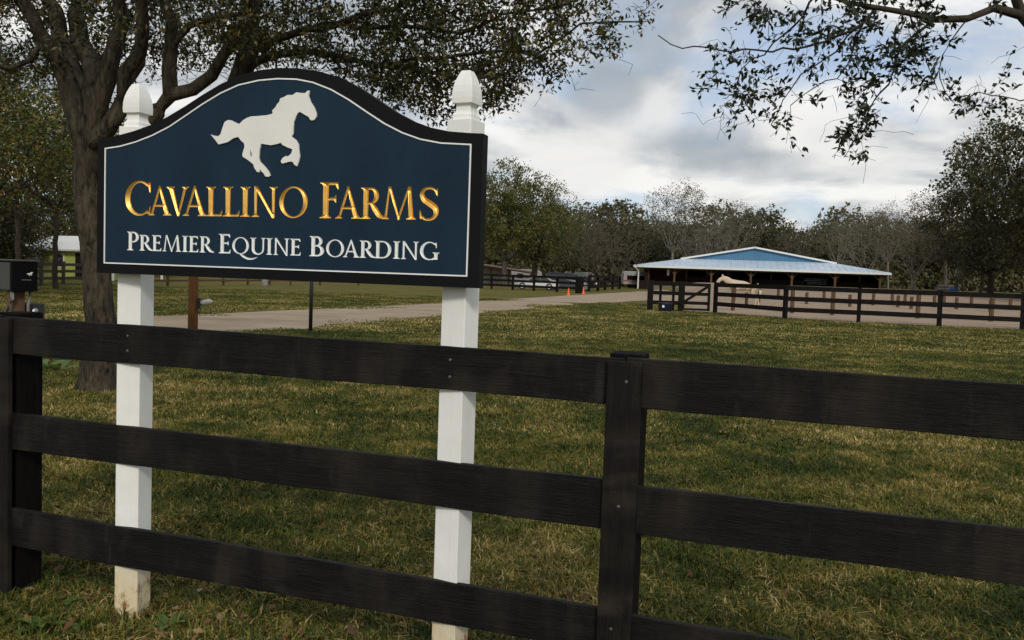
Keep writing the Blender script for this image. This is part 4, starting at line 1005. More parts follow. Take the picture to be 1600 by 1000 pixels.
# blue tub and thin pole by the dark trees
p = ground_at(1492, 92); b = MB().lathe([(.45, 0), (.5, .3), (.5, .45), (.40, .45), (.38, .1), (0, .1)], 16); o = b.build('blue_tub', plain('blue_plastic', (.03, .12, .40), .45, 0, .1, 4), None, smooth=True); o.location = tuple(p); tag(o, 'blue tub at the far end of the arena sand under the dark trees', 'tub')
p = ground_at(1497, 93); o = MB().lathe([(.06, -.2), (.05, 2.6), (.0, 2.62)], 8).build('metal_pole', plain('grey_pole', (.12, .12, .11), .5, .4, .2, 3), None); o.location = tuple(p); tag(o, 'thin grey pole standing beside the blue tub', 'pole')
lg = empty('log_pile', ground_at(1480, 94), .1, 'pale cut logs lying at the end of the arena beside the blue tub', 'logs')
for k, (y, z, l) in enumerate(((0, .2, 2.2), (.42, .2, 2.0), (.2, .55, 1.8))):
    MB().tube([(-l/2, y, z), (l/2, y+.05, z)], .2, 10).build('log', M_BARKP, lg)

# ------------------------------------------------------------------ barn
M_ROOFM = None
def metal_sheet(name, col, rough, axis, scale, spec=.5, metal=0.0):
    m, t, b, L = nodes(name)
    g = N(t, 'ShaderNodeTexCoord'); wv_ = N(t, 'ShaderNodeTexWave', wave_type='BANDS', bands_direction=axis, ins={'Scale': scale, 'Distortion': 0.0}); L(g.outputs['Object'], wv_.inputs[0])
    n = tex_noise(t, L, .5, 4, .6)
    c = rampn(t, L, n, [(.3, tuple(x*.88 for x in col)), (.7, tuple(min(1, x*1.08) for x in col))])
    c = mixc(t, L, mrange(t, L, wv_.outputs[0], .8, .95, 0, .3), c, tuple(x*.6 for x in col))
    L(c, b.inputs['Base Color']); b.inputs['Roughness'].default_value = rough; b.inputs['Metallic'].default_value = metal; b.inputs['Specular IOR Level'].default_value = spec
    bumpn(t, L, wv_.outputs[0], .5, .05, b); return m
M_ROOFM = metal_sheet('pale_metal_roof', (.44, .53, .62), .38, 'X', 1.1)
M_GABLE = metal_sheet('blue_metal_siding', (.062, .19, .335), .5, 'X', 1.1)
M_TRIM = plain('white_trim', (.74, .75, .74), .5, 0, .06, 3)
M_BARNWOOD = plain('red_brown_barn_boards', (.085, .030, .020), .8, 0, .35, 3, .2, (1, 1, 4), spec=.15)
M_BARNDARK = plain('shaded_stall_boards', (.022, .015, .011), .9, 0, .4, 3, spec=.1)  # brown darkened so the colour carries the shade of the deep interior
M_TIMBER = plain('barn_timber', (.115, .066, .036), .85, 0, .3, 4, .2, (4, 4, .6), spec=.2)
M_CONC = plain('barn_floor', (.16, .13, .10), .95, 0, .2, 2)
EL, ER = at(990, 414.5, 124), at(1393, 425.5, 116); ec = (EL+ER)/2; bw = np.linalg.norm((ER-EL)[:2])/2
bang = math.atan2(ER[1]-EL[1], ER[0]-EL[0]); bz = (EL[2]+ER[2])/2
barn = empty('horse_barn', (ec[0], ec[1], 0), bang, 'open sided horse barn with pale metal roof and blue gable beyond the arena', 'barn')
def bgrd(x, y):
    c_, s_ = math.cos(bang), math.sin(bang); return float(hgt(ec[0]+x*c_-y*s_, ec[1]+x*s_+y*c_))
DEP = 34; yg = 5.2; xr = (1187-1191.5)/402*2*bw
zr = bz+3.1; k_ = (zr-bz)/bw; xg = bw*.60; zg = zr-k_*xg
def slab(name, poly, mat, parent, th=.08):
    P = [np.array(p, float) for p in poly]; b = MB(); n = len(P); b.add([tuple(p) for p in P]+[tuple(p-[0, 0, th]) for p in P], [tuple(range(n)), tuple(range(2*n-1, n-1, -1))]+[(i, n+i, n+(i+1) % n, (i+1) % n) for i in range(n)])
    return b.build(name, mat, parent)
M_ROOFS = metal_sheet('pale_metal_roof_side', (.44, .53, .62), .38, 'Y', 1.1)
slab('roof_skirt', [(-bw, 0, bz), (bw, 0, bz), (xg, yg, zg), (-xg, yg, zg)], M_ROOFM, barn)
slab('roof', [(-bw, .02, bz), (-xg, yg+.01, zg), (xr, yg-.4, zr), (xr, DEP, zr), (-bw, DEP, bz)], M_ROOFS, barn)
slab('roof', [(bw, .02, bz), (bw, DEP, bz), (xr, DEP, zr), (xr, yg-.4, zr), (xg, yg+.01, zg)], M_ROOFS, barn)
MB().prism([(-xg+.3, zg-.02), (xg-.3, zg-.02), (xr, zr-.1)], yg+.05, yg+.15).build('gable', M_GABLE, barn)
for s in (-1, 1): MB().bar((s*(xg+.5), yg-.36, zg-.06), (xr+s*.02, yg-.36, zr+.02), .10, .24).build('rake_trim', M_TRIM, barn)
rb = MB()
for k in range(-int(bw/.9), int(bw/.9)+1):
    x = k*.9; yt = yg if abs(x) < xg else yg*(bw-abs(x))/(bw-xg)
    if yt > .3: rb.bar((x, .02, bz+.02), (x, yt, bz+(zg-bz)*yt/yg+.02), .06, .06)
rb.build('roof_rib', M_ROOFM, barn)['kind'] = 'stuff'
MB().bar((xr, yg-.5, zr+.05), (xr, DEP, zr+.05), .4, .06).build('ridge_cap', M_TRIM, barn)
MB().lathe([(.05, 0), (.05, .9), (0, .92)], 8, (xr, yg-.2, zr)).build('roof_spike', M_TIMBER, barn)
MB().box(-bw, bw, -.05, .03, bz-.30, bz-.02).build('fascia', M_TRIM, barn)
for s in (-1, 1): MB().box(s*bw-.04, s*bw+.04, .04, DEP, bz-.30, bz-.02).build('fascia', M_TRIM, barn)
pxs = [(px-1191.5)/402*2*bw for px in (1058, 1118, 1181, 1245, 1311, 1378)]
for i, x in enumerate(pxs):
    z0 = bgrd(x, .8); ps = MB().box(x-.13, x+.13, .7, .96, z0-.3, bz-.1).build('timber_post', M_TIMBER, barn)
    for s in (-1, 1): MB().bar((x+s*.13, .83, bz-1.05), (x+s*.95, .83, bz-.3), .10, .12).build('brace', M_TIMBER, ps)
MB().box(-bw+.3, bw-.3, .98, 1.15, bz-.5, bz-.14).build('header_beam', M_TIMBER, barn)
xl = (1015-1191.5)/402*2*bw
MB().box(xl-.1, xl+.1, 1.2, 12, -.3, bz-.12).build('side_wall', M_BARNWOOD, barn)
MB().box(xl+.1, xl+5.2, 7.0, 7.15, -.3, bz-.1).build('stall_front', M_BARNWOOD, barn)
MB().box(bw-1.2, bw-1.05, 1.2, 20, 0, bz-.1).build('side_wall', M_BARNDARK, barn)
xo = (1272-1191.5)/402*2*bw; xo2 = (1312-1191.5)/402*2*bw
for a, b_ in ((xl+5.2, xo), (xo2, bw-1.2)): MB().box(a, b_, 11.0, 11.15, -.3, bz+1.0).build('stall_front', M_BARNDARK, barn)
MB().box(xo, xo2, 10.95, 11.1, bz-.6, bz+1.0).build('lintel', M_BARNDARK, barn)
for s in range(9):
    x = xl+5.3+s*(bw*2-9)/8.6; 
    if xo < x < xo2: continue
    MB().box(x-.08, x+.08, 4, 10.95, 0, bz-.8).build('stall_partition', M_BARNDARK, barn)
    MB().box(x-.12, x+.12, 3.7, 3.98, 0, bz+.3).build('inner_post', M_TIMBER, barn)
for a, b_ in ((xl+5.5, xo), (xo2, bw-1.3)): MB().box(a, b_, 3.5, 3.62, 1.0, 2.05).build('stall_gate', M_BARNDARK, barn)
for z in (1.3, 1.55, 1.8, 2.05): MB().bar((xo+.1, 9, z+.3), (xo2-.1, 9, z+.3), .05, .06).build('gate_bar', plain('galvanised_tube', (.45, .48, .5), .4, .6, .1, 5) if z == 1.3 else bpy.data.materials['galvanised_tube'], barn)
xn = (1047-1191.5)/402*2*bw
MB().box(xn-.16, xn+.16, 1.6, 1.66, bz-1.35, bz-.45).build('notice_board', M_TRIM, barn)
xd = (998.5-1191.5)/402*2*bw
MB().tube([(-bw+.15, -.02, bz-.2), (-bw+.35, .1, bz-.45), (xd-.1, .5, bz-.75), (xd, .55, bz-1.0), (xd, .55, bgrd(xd, .5)+.05)], .10, 8).build('downspout', M_TRIM, barn)
MB().box(xl, bw, 1.2, 30, -.1, .9).build('floor_slab', M_CONC, barn)
MB().box(-bw+.6, bw-.6, 1.25, 1.4, -.1, 1.25).build('kick_board', M_BARNDARK, barn)

# ------------------------------------------------------------------ horse in the arena
def horse_body(name, pts, edges, radii, mat, parent, root=0, sub=2):
    me = bpy.data.meshes.new(name); me.from_pydata(pts, edges, []); o = link(name, me, mat, parent)
    sk = o.modifiers.new('skin', 'SKIN'); sk.use_smooth_shade = True
    for i, r in enumerate(radii):
        v = me.skin_vertices[0].data[i]; v.radius = (r if isinstance(r, tuple) else (r, r)); v.use_root = (i == root)
    sb = o.modifiers.new('subsurf', 'SUBSURF'); sb.levels = sub; sb.render_levels = sub
    return o
M_PALO = plain('palomino_coat', (.50, .395, .275), .7, 0, .15, 2.2)
M_MANE = plain('pale_mane', (.62, .54, .42), .8, 0, .2, 12, stretch=(8, 8, 1)); M_HOOF = plain('hoof', (.06, .05, .04), .6)
hp = ground_at(1160, 54)
hr = empty('horse', hp, math.pi+.08, 'palomino horse walking on the arena sand in front of the barn', 'horse')
pts = [(-.62, 0, 1.22), (-.25, 0, 1.20), (.15, 0, 1.17), (.50, 0, 1.22), (.72, 0, 1.36), (.97, 0, 1.46), (1.16, 0, 1.55), (1.30, 0, 1.47), (1.45, 0, 1.27), (1.53, 0, 1.13)]
rad = [.27, .28, .30, (.25, .27), (.16, .21), (.12, .16), (.105, .13), (.10, .12), (.075, .085), (.07, .065)]
edg = [(i, i+1) for i in range(9)]
def add_leg(root_, chain, rr_):
    prev = root_
    for p_, r_ in zip(chain, rr_): pts.append(p_); rad.append(r_); edg.append((prev, len(pts)-1)); prev = len(pts)-1
add_leg(3, [(.50, .15, .98), (.56, .16, .58), (.60, .16, .16), (.66, .16, .03)], [.13, .065, .045, .06])
add_leg(3, [(.50, -.15, .98), (.42, -.16, .58), (.28, -.16, .18), (.31, -.16, .03)], [.13, .065, .045, .06])
add_leg(0, [(-.62, .16, .98), (-.50, .17, .78), (-.78, .16, .50), (-.74, .16, .14), (-.69, .16, .03)], [.18, .12, .062, .046, .06])
add_leg(0, [(-.66, -.16, .98), (-.62, -.17, .78), (-.98, -.16, .50), (-1.06, -.16, .15), (-1.0, -.16, .03)], [.18, .12, .062, .046, .06])
horse_body('body', pts, edg, rad, M_PALO, hr); hr.scale = (1.12, 1.12, 1.12)
for s in (-1, 1): MB().lathe([(.035, 0), (.03, .08), (.0, .17)], 8, (1.15, s*.07, 1.63)).build('ear', M_PALO, hr)
mn = MB(); mn.tube([(.62, .02, 1.50), (.80, .03, 1.58), (.98, .03, 1.62), (1.12, .02, 1.66), (1.22, 0, 1.62)], [.02, .04, .045, .04, .02], 8); mn.build('mane', M_MANE, hr, smooth=True)
tl = MB(); tl.tube([(-.86, 0, 1.30), (-1.0, 0, 1.20), (-1.06, 0, .9), (-1.04, 0, .5)], [.04, .07, .08, .02], 8); tl.build('tail', M_MANE, hr, smooth=True)

# ------------------------------------------------------------------ middle distance: fences, cars, cones, trailers
fa = [gp(*q)[:2] for q in ((700, 450), (735, 450.5), (768, 451.5), (801, 453), (834, 454.5), (870, 456.3), (905, 458.3))]
run_fence('paddock_fence', fa, 'dark rail fence standing in front of the black car', M_FAR_FENCE, 1.45, (1.38, .9, .42), .22, .18, ends={6: .55}, rt=.06)
fbp = [gp(*q)[:2] for q in ((920, 455.5), (934, 455), (945, 453.5), (957, 452.5), (968, 452))]
run_fence('paddock_fence', fbp, 'short dark rail fence between the thick post and the orange cone', M_FAR_FENCE, 1.7, (1.6, 1.05, .5), .26, .26, rt=.06)
fbr = [gp(*q)[:2] for q in ((968, 448), (976, 447.5), (986, 447.5), (997, 447.2), (1012, 447))]
run_fence('lattice_fence', fbr, 'brown four rail wooden fence beside the barn downspout', M_BROWN, 2.0, (1.8, 1.3, .8, .3), .3, .22, rt=.06)
flf = [gp(*q)[:2] for q in ((205, 448), (262, 447.5), (305, 447), (349, 446.5), (387, 446), (421, 445.5), (454, 446), (500, 446), (560, 446.5))]
run_fence('pasture_fence', flf, 'brown rail fence across the far side of the lawn, seen under the sign', M_BROWN, 1.3, (1.2, .8, .38), .14, .13)
fho = [gp(*q)[:2] for q in ((-60, 446), (20, 446), (64, 446), (99, 445), (135, 444), (170, 443))]
run_fence('yard_fence', fho, 'dark weathered rail fence in front of the green house', plain('dark_old_wood', (.045, .032, .022), .85, 0, .3, 4), 1.35, (1.2, .8, .4), .17, .16)
brl = MB().lathe([(.22, 0), (.25, .1), (.25, .42), (.22, .5), (0, .51)], 14).build('grey_barrel', plain('grey_drum', (.20, .19, .18), .8, 0, .25, 5), None, smooth=False); brl.location = tuple(gp(414, 447)); brl.scale = (1, 1, 1.1); tag(brl, 'grey drum standing against the brown pasture fence', 'barrel')
# cars
M_CARBLK = plain('black_car_paint', (.006, .007, .009), .18, 0, .1, 2, spec=.6); M_CARWHT = plain('white_car_paint', (.24, .235, .23), .35, 0, .1, 2); M_CARGLS = plain('dark_glass', (.008, .010, .012), .08, 0, .1, 2, spec=.7)
M_TYRE = plain('tyre_rubber', (.012, .012, .012), .85, 0, .2, 9); M_RIM = plain('alloy_rim', (.42, .43, .44), .35, .8, .1, 9); M_TAIL = plain('tail_lamp', (.42, .015, .012), .3, 0, .1, 9); M_HEAD = plain('head_lamp', (.7, .72, .74), .15, 0, .05, 9)
def car(name, p, rz, L_, W_, H_, hood, prof, glass, paint, label, cat):
    c = empty(name, p, rz, label, cat); hw = W_/2
    b = MB(); n = len(prof); inn = [1 if z < H_*.62 else .80 for x, z in prof]
    b.add([(x, -hw*k, z) for (x, z), k in zip(prof, inn)]+[(x, hw*k, z) for (x, z), k in zip(prof, inn)], [tuple(range(n)), tuple(range(2*n-1, n-1, -1))]+[(i, n+i, n+(i+1) % n, (i+1) % n) for i in range(n)])
    b.build('body', paint, c, .06, smooth=False, seg=3)
    for s in (-1, 1):
        for g in glass:
            q = [(x, s*(hw*(1-.20*max(0, (z-H_*.60))/(H_*.38))+.012), z) for x, z in g]; m_ = len(q)
            MB().add(q+[(x, y-s*.03, z) for x, y, z in q], [tuple(range(m_)), tuple(range(2*m_-1, m_-1, -1))]+[(i, m_+i, m_+(i+1) % m_, (i+1) % m_) for i in range(m_)]).build('side_window', M_CARGLS, c)
        MB().box(L_*.27-.1, L_*.27+.1, s*(hw+.02)-.10, s*(hw+.02)+.10, H_*.58, H_*.66).build('mirror', paint, c, .03)
        MB().box(L_/2-.14, L_/2+.005, s*hw*.78-.18, s*hw*.78+.18, H_*.40, H_*.50).build('headlight', M_HEAD, c, .03)
        MB().box(-L_/2-.01, -L_/2+.12, s*hw*.84-.13, s*hw*.84+.14, H_*.44, H_*.60).build('taillight', M_TAIL, c, .03)
        for x in (-L_*.29, L_*.31):
            wl = empty('wheel', (x, s*(hw-.11), .36)); wl.parent = c; wl.rotation_euler = (math.pi/2, 0, 0)
            MB().lathe([(.20, -.11), (.33, -.12), (.36, -.08), (.36, .08), (.33, .12), (.20, .11)], 20).build('tyre', M_TYRE, wl, smooth=False)
            MB().lathe([(.215, -.125), (.20, -.128), (.05, -.10), (.05, .10), (.20, .128), (.215, .125)], 14).build('rim', M_RIM, wl)
    MB().box(L_/2-.06, L_/2+.05, -hw*.9, hw*.9, .28, .5).build('bumper', paint, c, .03); MB().box(-L_/2-.05, -L_/2+.06, -hw*.9, hw*.9, .3, .52).build('bumper', paint, c, .03)
    return c
suv = [(-2.65, .35), (2.6, .35), (2.68, .7), (2.62, 1.02), (2.45, 1.14), (1.35, 1.22), (.70, 1.78), (.3, 1.86), (-2.2, 1.88), (-2.5, 1.78), (-2.66, 1.2)]
sg = [[(-2.35, 1.28), (-1.45, 1.28), (-1.45, 1.72), (-2.2, 1.72)], [(-1.38, 1.26), (-.35, 1.25), (-.35, 1.73), (-1.38, 1.73)], [(-.28, 1.25), (1.05, 1.24), (.55, 1.70), (-.28, 1.73)]]
car('parked_suv', ground_at(890, 92.5), -.10, 5.9, 1.96, 1.88, 1.2, suv, sg, M_CARBLK, 'large black car parked behind the dark fence', 'car')
sed = [(-2.3, .3), (2.25, .3), (2.35, .6), (2.2, .85), (1.0, .98), (.35, 1.40), (-.9, 1.43), (-1.7, 1.05), (-2.3, .98), (-2.38, .6)]
sgl = [[(-1.45, 1.02), (-.45, 1.02), (-.45, 1.34), (-.85, 1.35)], [(-.38, 1.02), (.75, 1.0), (.28, 1.32), (-.38, 1.34)]]
car('parked_sedan', ground_at(838, 88.8), 3.1, 4.6, 1.8, 1.45, .98, sed, sgl, M_CARWHT, 'white car with red tail lamps, half hidden beside the black car', 'car')
# cones
M_CONE = plain('orange_cone', (.75, .13, .02), .5, 0, .1, 6)
def cone(p, h, label, rz=0):
    e = empty('traffic_cone', p, rz, label, 'cone', 'orange cones along the drive')
    MB().box(-h*.27, h*.27, -h*.27, h*.27, 0, h*.05).build('base', M_CONE, e, .008)
    MB().lathe([(h*.20, h*.05), (h*.165, h*.22), (h*.06, h*.97), (h*.03, h)], 14).build('cone_body', M_CONE, e, smooth=False)
cone(gp(888, 462.5), .62, 'orange cone nearest the sandy drive, below the black car', .3); cone(gp(911.5, 459.5), .64, 'orange cone in front of the thick dark fence post', .9); cone(gp(968, 450.5), .85, 'orange cone at the end of the short dark fence', .1)
# white camper trailer behind the lattice fence
M_TRAIL = plain('trailer_skin', (.30, .30, .285), .5, 0, .15, 2)
def trailer(p, rz, L_, H_, label, col=M_TRAIL):
    t_ = empty('camper_trailer', p, rz, label, 'trailer'); a = L_/2
    MB().prism([(-a, .55), (a-.3, .55), (a, 1.2), (a, H_-.5), (a-.5, H_), (-a+.2, H_), (-a, H_-.3)], -1.15, 1.15).build('body', col, t_, .05)
    for x in (-a+1.0, -.2, a-1.3): MB().box(x-.45, x+.45, -1.17, -1.14, H_-1.35, H_-.65).build('window', M_CARGLS, t_)
    MB().box(-a+.02, a-.3, -1.165, -1.14, 1.0, 1.18).build('stripe', M_TAIL if False else plain('maroon_stripe', (.2, .03, .03), .5), t_)
    for x in (-.6, .4):
        for s in (-1, 1):
            w_ = MB().lathe([(.2, -.1), (.36, -.1), (.36, .1), (.2, .1)], 16).build('wheel', M_TYRE, t_); w_.location = (x, s*1.0, .36); w_.rotation_euler = (math.pi/2, 0, 0)
trailer(ground_at(992, 136), .1, 4.2, 2.6, 'white camper trailer behind the brown fence at the barn corner')
trailer(ground_at(815, 128), -.05, 6.0, 2.3, 'long white trailer behind the trees near the red roofed shed')
trailer(ground_at(905, 134), .05, 4.5, 2.2, 'white trailer seen over the bonnet of the black car')
# red roofed shed left of the cars
shp = ground_at(780, 118); shd = empty('shed', shp, -.05, 'low shed with rust red sloping roof partly hidden behind the sign', 'shed')
M_REDROOF = plain('rust_red_roof', (.13, .035, .02), .6, 0, .25, 1.5)
slab('roof', [(-6.5, -2.5, 3.1), (5.2, -2.5, 1.75), (5.2, 3.0, 1.95), (-6.5, 3.0, 3.3)], M_REDROOF, shd, .18)
M_PALEWALL = plain('cream_wall', (.62, .60, .50), .7, 0, .1, 2)
MB().box(-6, 1.5, 2.4, 2.55, 0, 2.2).build('back_wall', M_PALEWALL, shd)
for x in (-6, -3.4, -1, 1.4, 4.6): MB().box(x-.09, x+.09, -2.3, -2.12, 0, 3.0-(x+6.5)*.115).build('post', M_TIMBER, shd)
# green house left
M_HOUSE = plain('yellow_green_siding', (.42, .48, .12), .7, 0, .1, 2, .2, (1, 1, 8)); M_WROOF = metal_sheet('white_house_roof', (.62, .62, .58), .5, 'X', .8)
hh = empty('green_house', ground_at(101, 66), -.42, 'small yellow green house with white metal roof beyond the lawn', 'house')
MB().box(-4.5, 2.4, 0, 6, -.2, 2.3).build('wall', M_HOUSE, hh)
MB().prism([(0.0, 2.3), (6.0, 2.3), (3.0, 3.28)], -4.5, 2.4, 'x').build('gable', M_HOUSE, hh)
slab('roof', [(-5, -.5, 2.25), (2.9, -.5, 2.25), (2.9, 3.0, 3.4), (-5, 3.0, 3.4)], M_WROOF, hh, .12); slab('roof', [(-5, 6.5, 2.25), (-5, 3.0, 3.4), (2.9, 3.0, 3.4), (2.9, 6.5, 2.25)], M_WROOF, hh, .12)
for x in (-3.2, -.6):
    f_ = MB().box(x-.55, x+.55, -.05, .02, .85, 1.95).build('window', M_TRIM, hh); MB().box(x-.47, x+.47, -.065, -.045, .93, 1.87).build('pane', M_CARGLS, f_)
d_ = MB().box(1.2, 2.1, -.05, .02, 0, 2.0).build('door', M_BARNDARK, hh); MB().lathe([(.03, 0), (.04, .04), (0, .06)], 8, (1.3, -.1, 1.0)).build('handle', M_RIM, d_)
MB().box(2.4, 4.6, .5, 5.5, 1.9, 2.05).build('porch_roof', M_WROOF, hh)
for y in (.6, 5.3): MB().box(4.4, 4.52, y-.06, y+.06, -.1, 1.9).build('porch_post', M_TRIM, hh)

# ------------------------------------------------------------------ posts near the drive
p = gp(300.5, 560); wp = empty('wooden_post', p, .2, 'round brown wooden post with a pale lamp fitting on its side, seen below the sign', 'post')
MB().lathe([(.082, -.2), (.080, 1.0), (.078, 1.95), (.06, 2.0)], 14).build('shaft', M_REDWOOD, wp, smooth=True)
br = MB().box(.07, .115, -.06, .06, .83, 1.02).build('bracket', M_BLACKMETAL, wp, .005)
lamp = MB(); lamp.tube([(.115, 0, .93), (.18, -.02, .94), (.25, -.03, .955), (.30, -.035, .955)], [.035, .045, .05, .03], 12); lamp.build('lamp_head', plain('pale_grey_plastic', (.5, .5, .48), .4, 0, .15, 20), br, smooth=True)
p = gp(485, 520); bp = empty('black_post', p, 0, 'slim black metal post at the near edge of the drive', 'post')
MB().lathe([(.046, -.2), (.046, 2.0), (.0, 2.02)], 12).build('shaft', plain('navy_black_paint', (.008, .009, .014), .5), bp, smooth=True); MB().lathe([(.10, 0), (.10, .03), (.05, .05)], 14).build('base_plate', M_BLACKMETAL, bp)

# ------------------------------------------------------------------ grey and black box on its post behind the fence
bx = at(37, 470, 4.25); BXR = .93
box = empty('post_box', (bx[0], bx[1], 0), BXR, 'grey and black box with small white horse emblem on a post behind the fence', 'box')
M_GREYBOX = plain('grey_box_metal', (.060, .064, .056), .6, .0, .15, 8, spec=.2); M_BLKPLATE = plain('black_end_plate', (.002, .002, .002), .6, 0, .1, 8, spec=.1)
zt, zbm = at(40, 410, 4.2)[2], at(40, 455, 4.2)[2]
MB().box(-.060, .060, .012, .30, zbm, zt).build('shell', M_GREYBOX, box, .006)
pt = MB().box(-.062, .062, -.012, .010, zbm-.004, zt+.002).build('end_plate', M_BLKPLATE, box, .003)
MB().box(-.068, .068, -.020, .31, zt+.004, zt+.012).build('lid', M_GREYBOX, box, .003)
hs = .030/.49; hbv = [((x-.77)*hs+.022, -.0135, (z-2.1)*hs+(zt+zbm)/2+.012) for x, z in HV]
HVk = [f[::-1] for f, k in zip(HF, inpoly(np.array([HV[list(f)].mean(0) for f in HF]), HORSE)) if k]
MB().add(hbv, HVk).build('horse_emblem', M_HORSEW, pt, fix=False)
MB().box(-.015, .03, -.0138, -.0122, (zt+zbm)/2-.018, (zt+zbm)/2-.015).build('label_line', plain('grey_print', (.12, .12, .12), .6), pt)
MB().box(-.04, .02, .03, .09, -.2, zbm-.001).build('post', M_BROWN, box, .003)
M_COND = plain('grey_conduit', (.13, .12, .11), .55, 0, .15, 12)
MB().tube([(-.048, .01, zbm+.01), (-.05, .01, zbm-.04), (-.075, .0, zbm-.09), (-.10, -.0, zbm-.13), (-.11, 0, zbm-.3)], .010, 8).build('conduit', M_COND, box, smooth=True)
MB().tube([(.045, .03, zbm+.01), (.045, .03, zbm-.03), (.03, .02, zbm-.07), (.022, .0, zbm-.3)], .008, 8).build('conduit', M_COND, box, smooth=True)
jb = at(50, 492, 4.35); sb_ = empty('junction_box', (jb[0], jb[1], jb[2]-.08), BXR, 'small dark junction box with a pale knob behind the end of the top rail', 'box')
MB().box(-.045, .05, -.03, .05, 0, .14).build('case', plain('dark_case', (.02, .021, .02), .5), sb_, .005); kn = MB().lathe([(.014, 0), (.016, .006), (.008, .012)], 10); kn.v = [(a, -.03-c, b+.10) for a, b, c in kn.v]; kn.build('knob', M_RIM, sb_)

# ------------------------------------------------------------------ grass
def blade_tile(seed, size, n, hmin, hmax, wid, straw, lean=.7, clump=0):
    r = np.random.default_rng(seed)
    if clump:
        cc = r.uniform(-size/2, size/2, (clump, 2)); k = r.integers(0, clump, n); xy = cc[k]+r.normal(0, .022, (n, 2))
    else: xy = r.uniform(-size/2, size/2, (n, 2))
    a = r.uniform(0, 2*np.pi, n); h = r.uniform(hmin, hmax, n); st = r.random(n) < straw
    ln = h*np.abs(r.normal(lean, .45, n)); ln = np.where(st, ln*1.5, ln); hz = np.where(st, h*.55, h*.85)
    w_ = wid*r.uniform(.6, 1.3, n); d = np.stack([np.cos(a), np.sin(a)], 1); sd = np.stack([-d[:, 1], d[:, 0]], 1)
    z0 = np.full(n, -.01); P = np.concatenate
    def pt(f, zf, ws): return np.concatenate([xy+d*(ln*f)[:, None]+sd*(w_*ws)[:, None], (z0+hz*zf)[:, None]], 1)
    V = np.stack([pt(0, 0, -.35), pt(0, 0, .35), pt(.38, .72, -.5), pt(.38, .72, .5), pt(1.0, 1.0, 0)], 1).reshape(-1, 3)
    b = np.arange(n)[:, None]*5; F = np.concatenate([b+np.array([[0, 1, 3]]), b+np.array([[0, 3, 2]]), b+np.array([[2, 3, 4]])])
    t = np.where(st, r.uniform(.62, 1.0, n), r.uniform(0, .58, n))
    return np_mesh('blades', V, [F], False, np.repeat(t, 5))
def grass_mat():
    m, t, b, L = nodes('grass_blade')
    a = N(t, 'ShaderNodeAttribute', attribute_name='tint')
    n1 = tex_noise(t, L, .35, 5, .6, coord='World'); n2 = tex_noise(t, L, 1.6, 4, .6, coord='World'); n3 = tex_noise(t, L, 4.5, 3, .6, coord='World', seed=(2, 7, 0))
    s1 = N(t, 'ShaderNodeMath', operation='ADD'); L(a.outputs['Fac'], s1.inputs[0]); L(mrange(t, L, n1, .35, .65, -.22, .26), s1.inputs[1])
    s2 = N(t, 'ShaderNodeMath', operation='ADD'); L(s1.outputs[0], s2.inputs[0]); L(mrange(t, L, n2, .35, .65, -.20, .22), s2.inputs[1])
    s3 = N(t, 'ShaderNodeMath', operation='ADD'); L(s2.outputs[0], s3.inputs[0]); L(mrange(t, L, n3, .35, .65, -.10, .10), s3.inputs[1])
    col = rampn(t, L, s3.outputs[0], GRASS_RAMP)
    L(col, b.inputs['Base Color']); b.inputs['Roughness'].default_value = .6; b.inputs['Specular IOR Level'].default_value = .25
    tr = N(t, 'ShaderNodeBsdfTranslucent'); L(col, tr.inputs[0]); mx = N(t, 'ShaderNodeMixShader'); mx.inputs[0].default_value = .25
    L(b.outputs[0], mx.inputs[1]); L(tr.outputs[0], mx.inputs[2]); L(mx.outputs[0], t.nodes['Material Output'].inputs[0]); return m
GRASS_RAMP = [(0, (.017, .036, .003)), (.3, (.058, .083, .008)), (.52, (.145, .135, .019)), (.75, (.31, .225, .055)), (1, (.62, .48, .21))]
M_GRASS = grass_mat()
def inroad(x, y, pad=0.0):
    P = np.array(list(roadU)+list(roadL[::-1])); return inpoly(np.stack([x, y], 1), P)
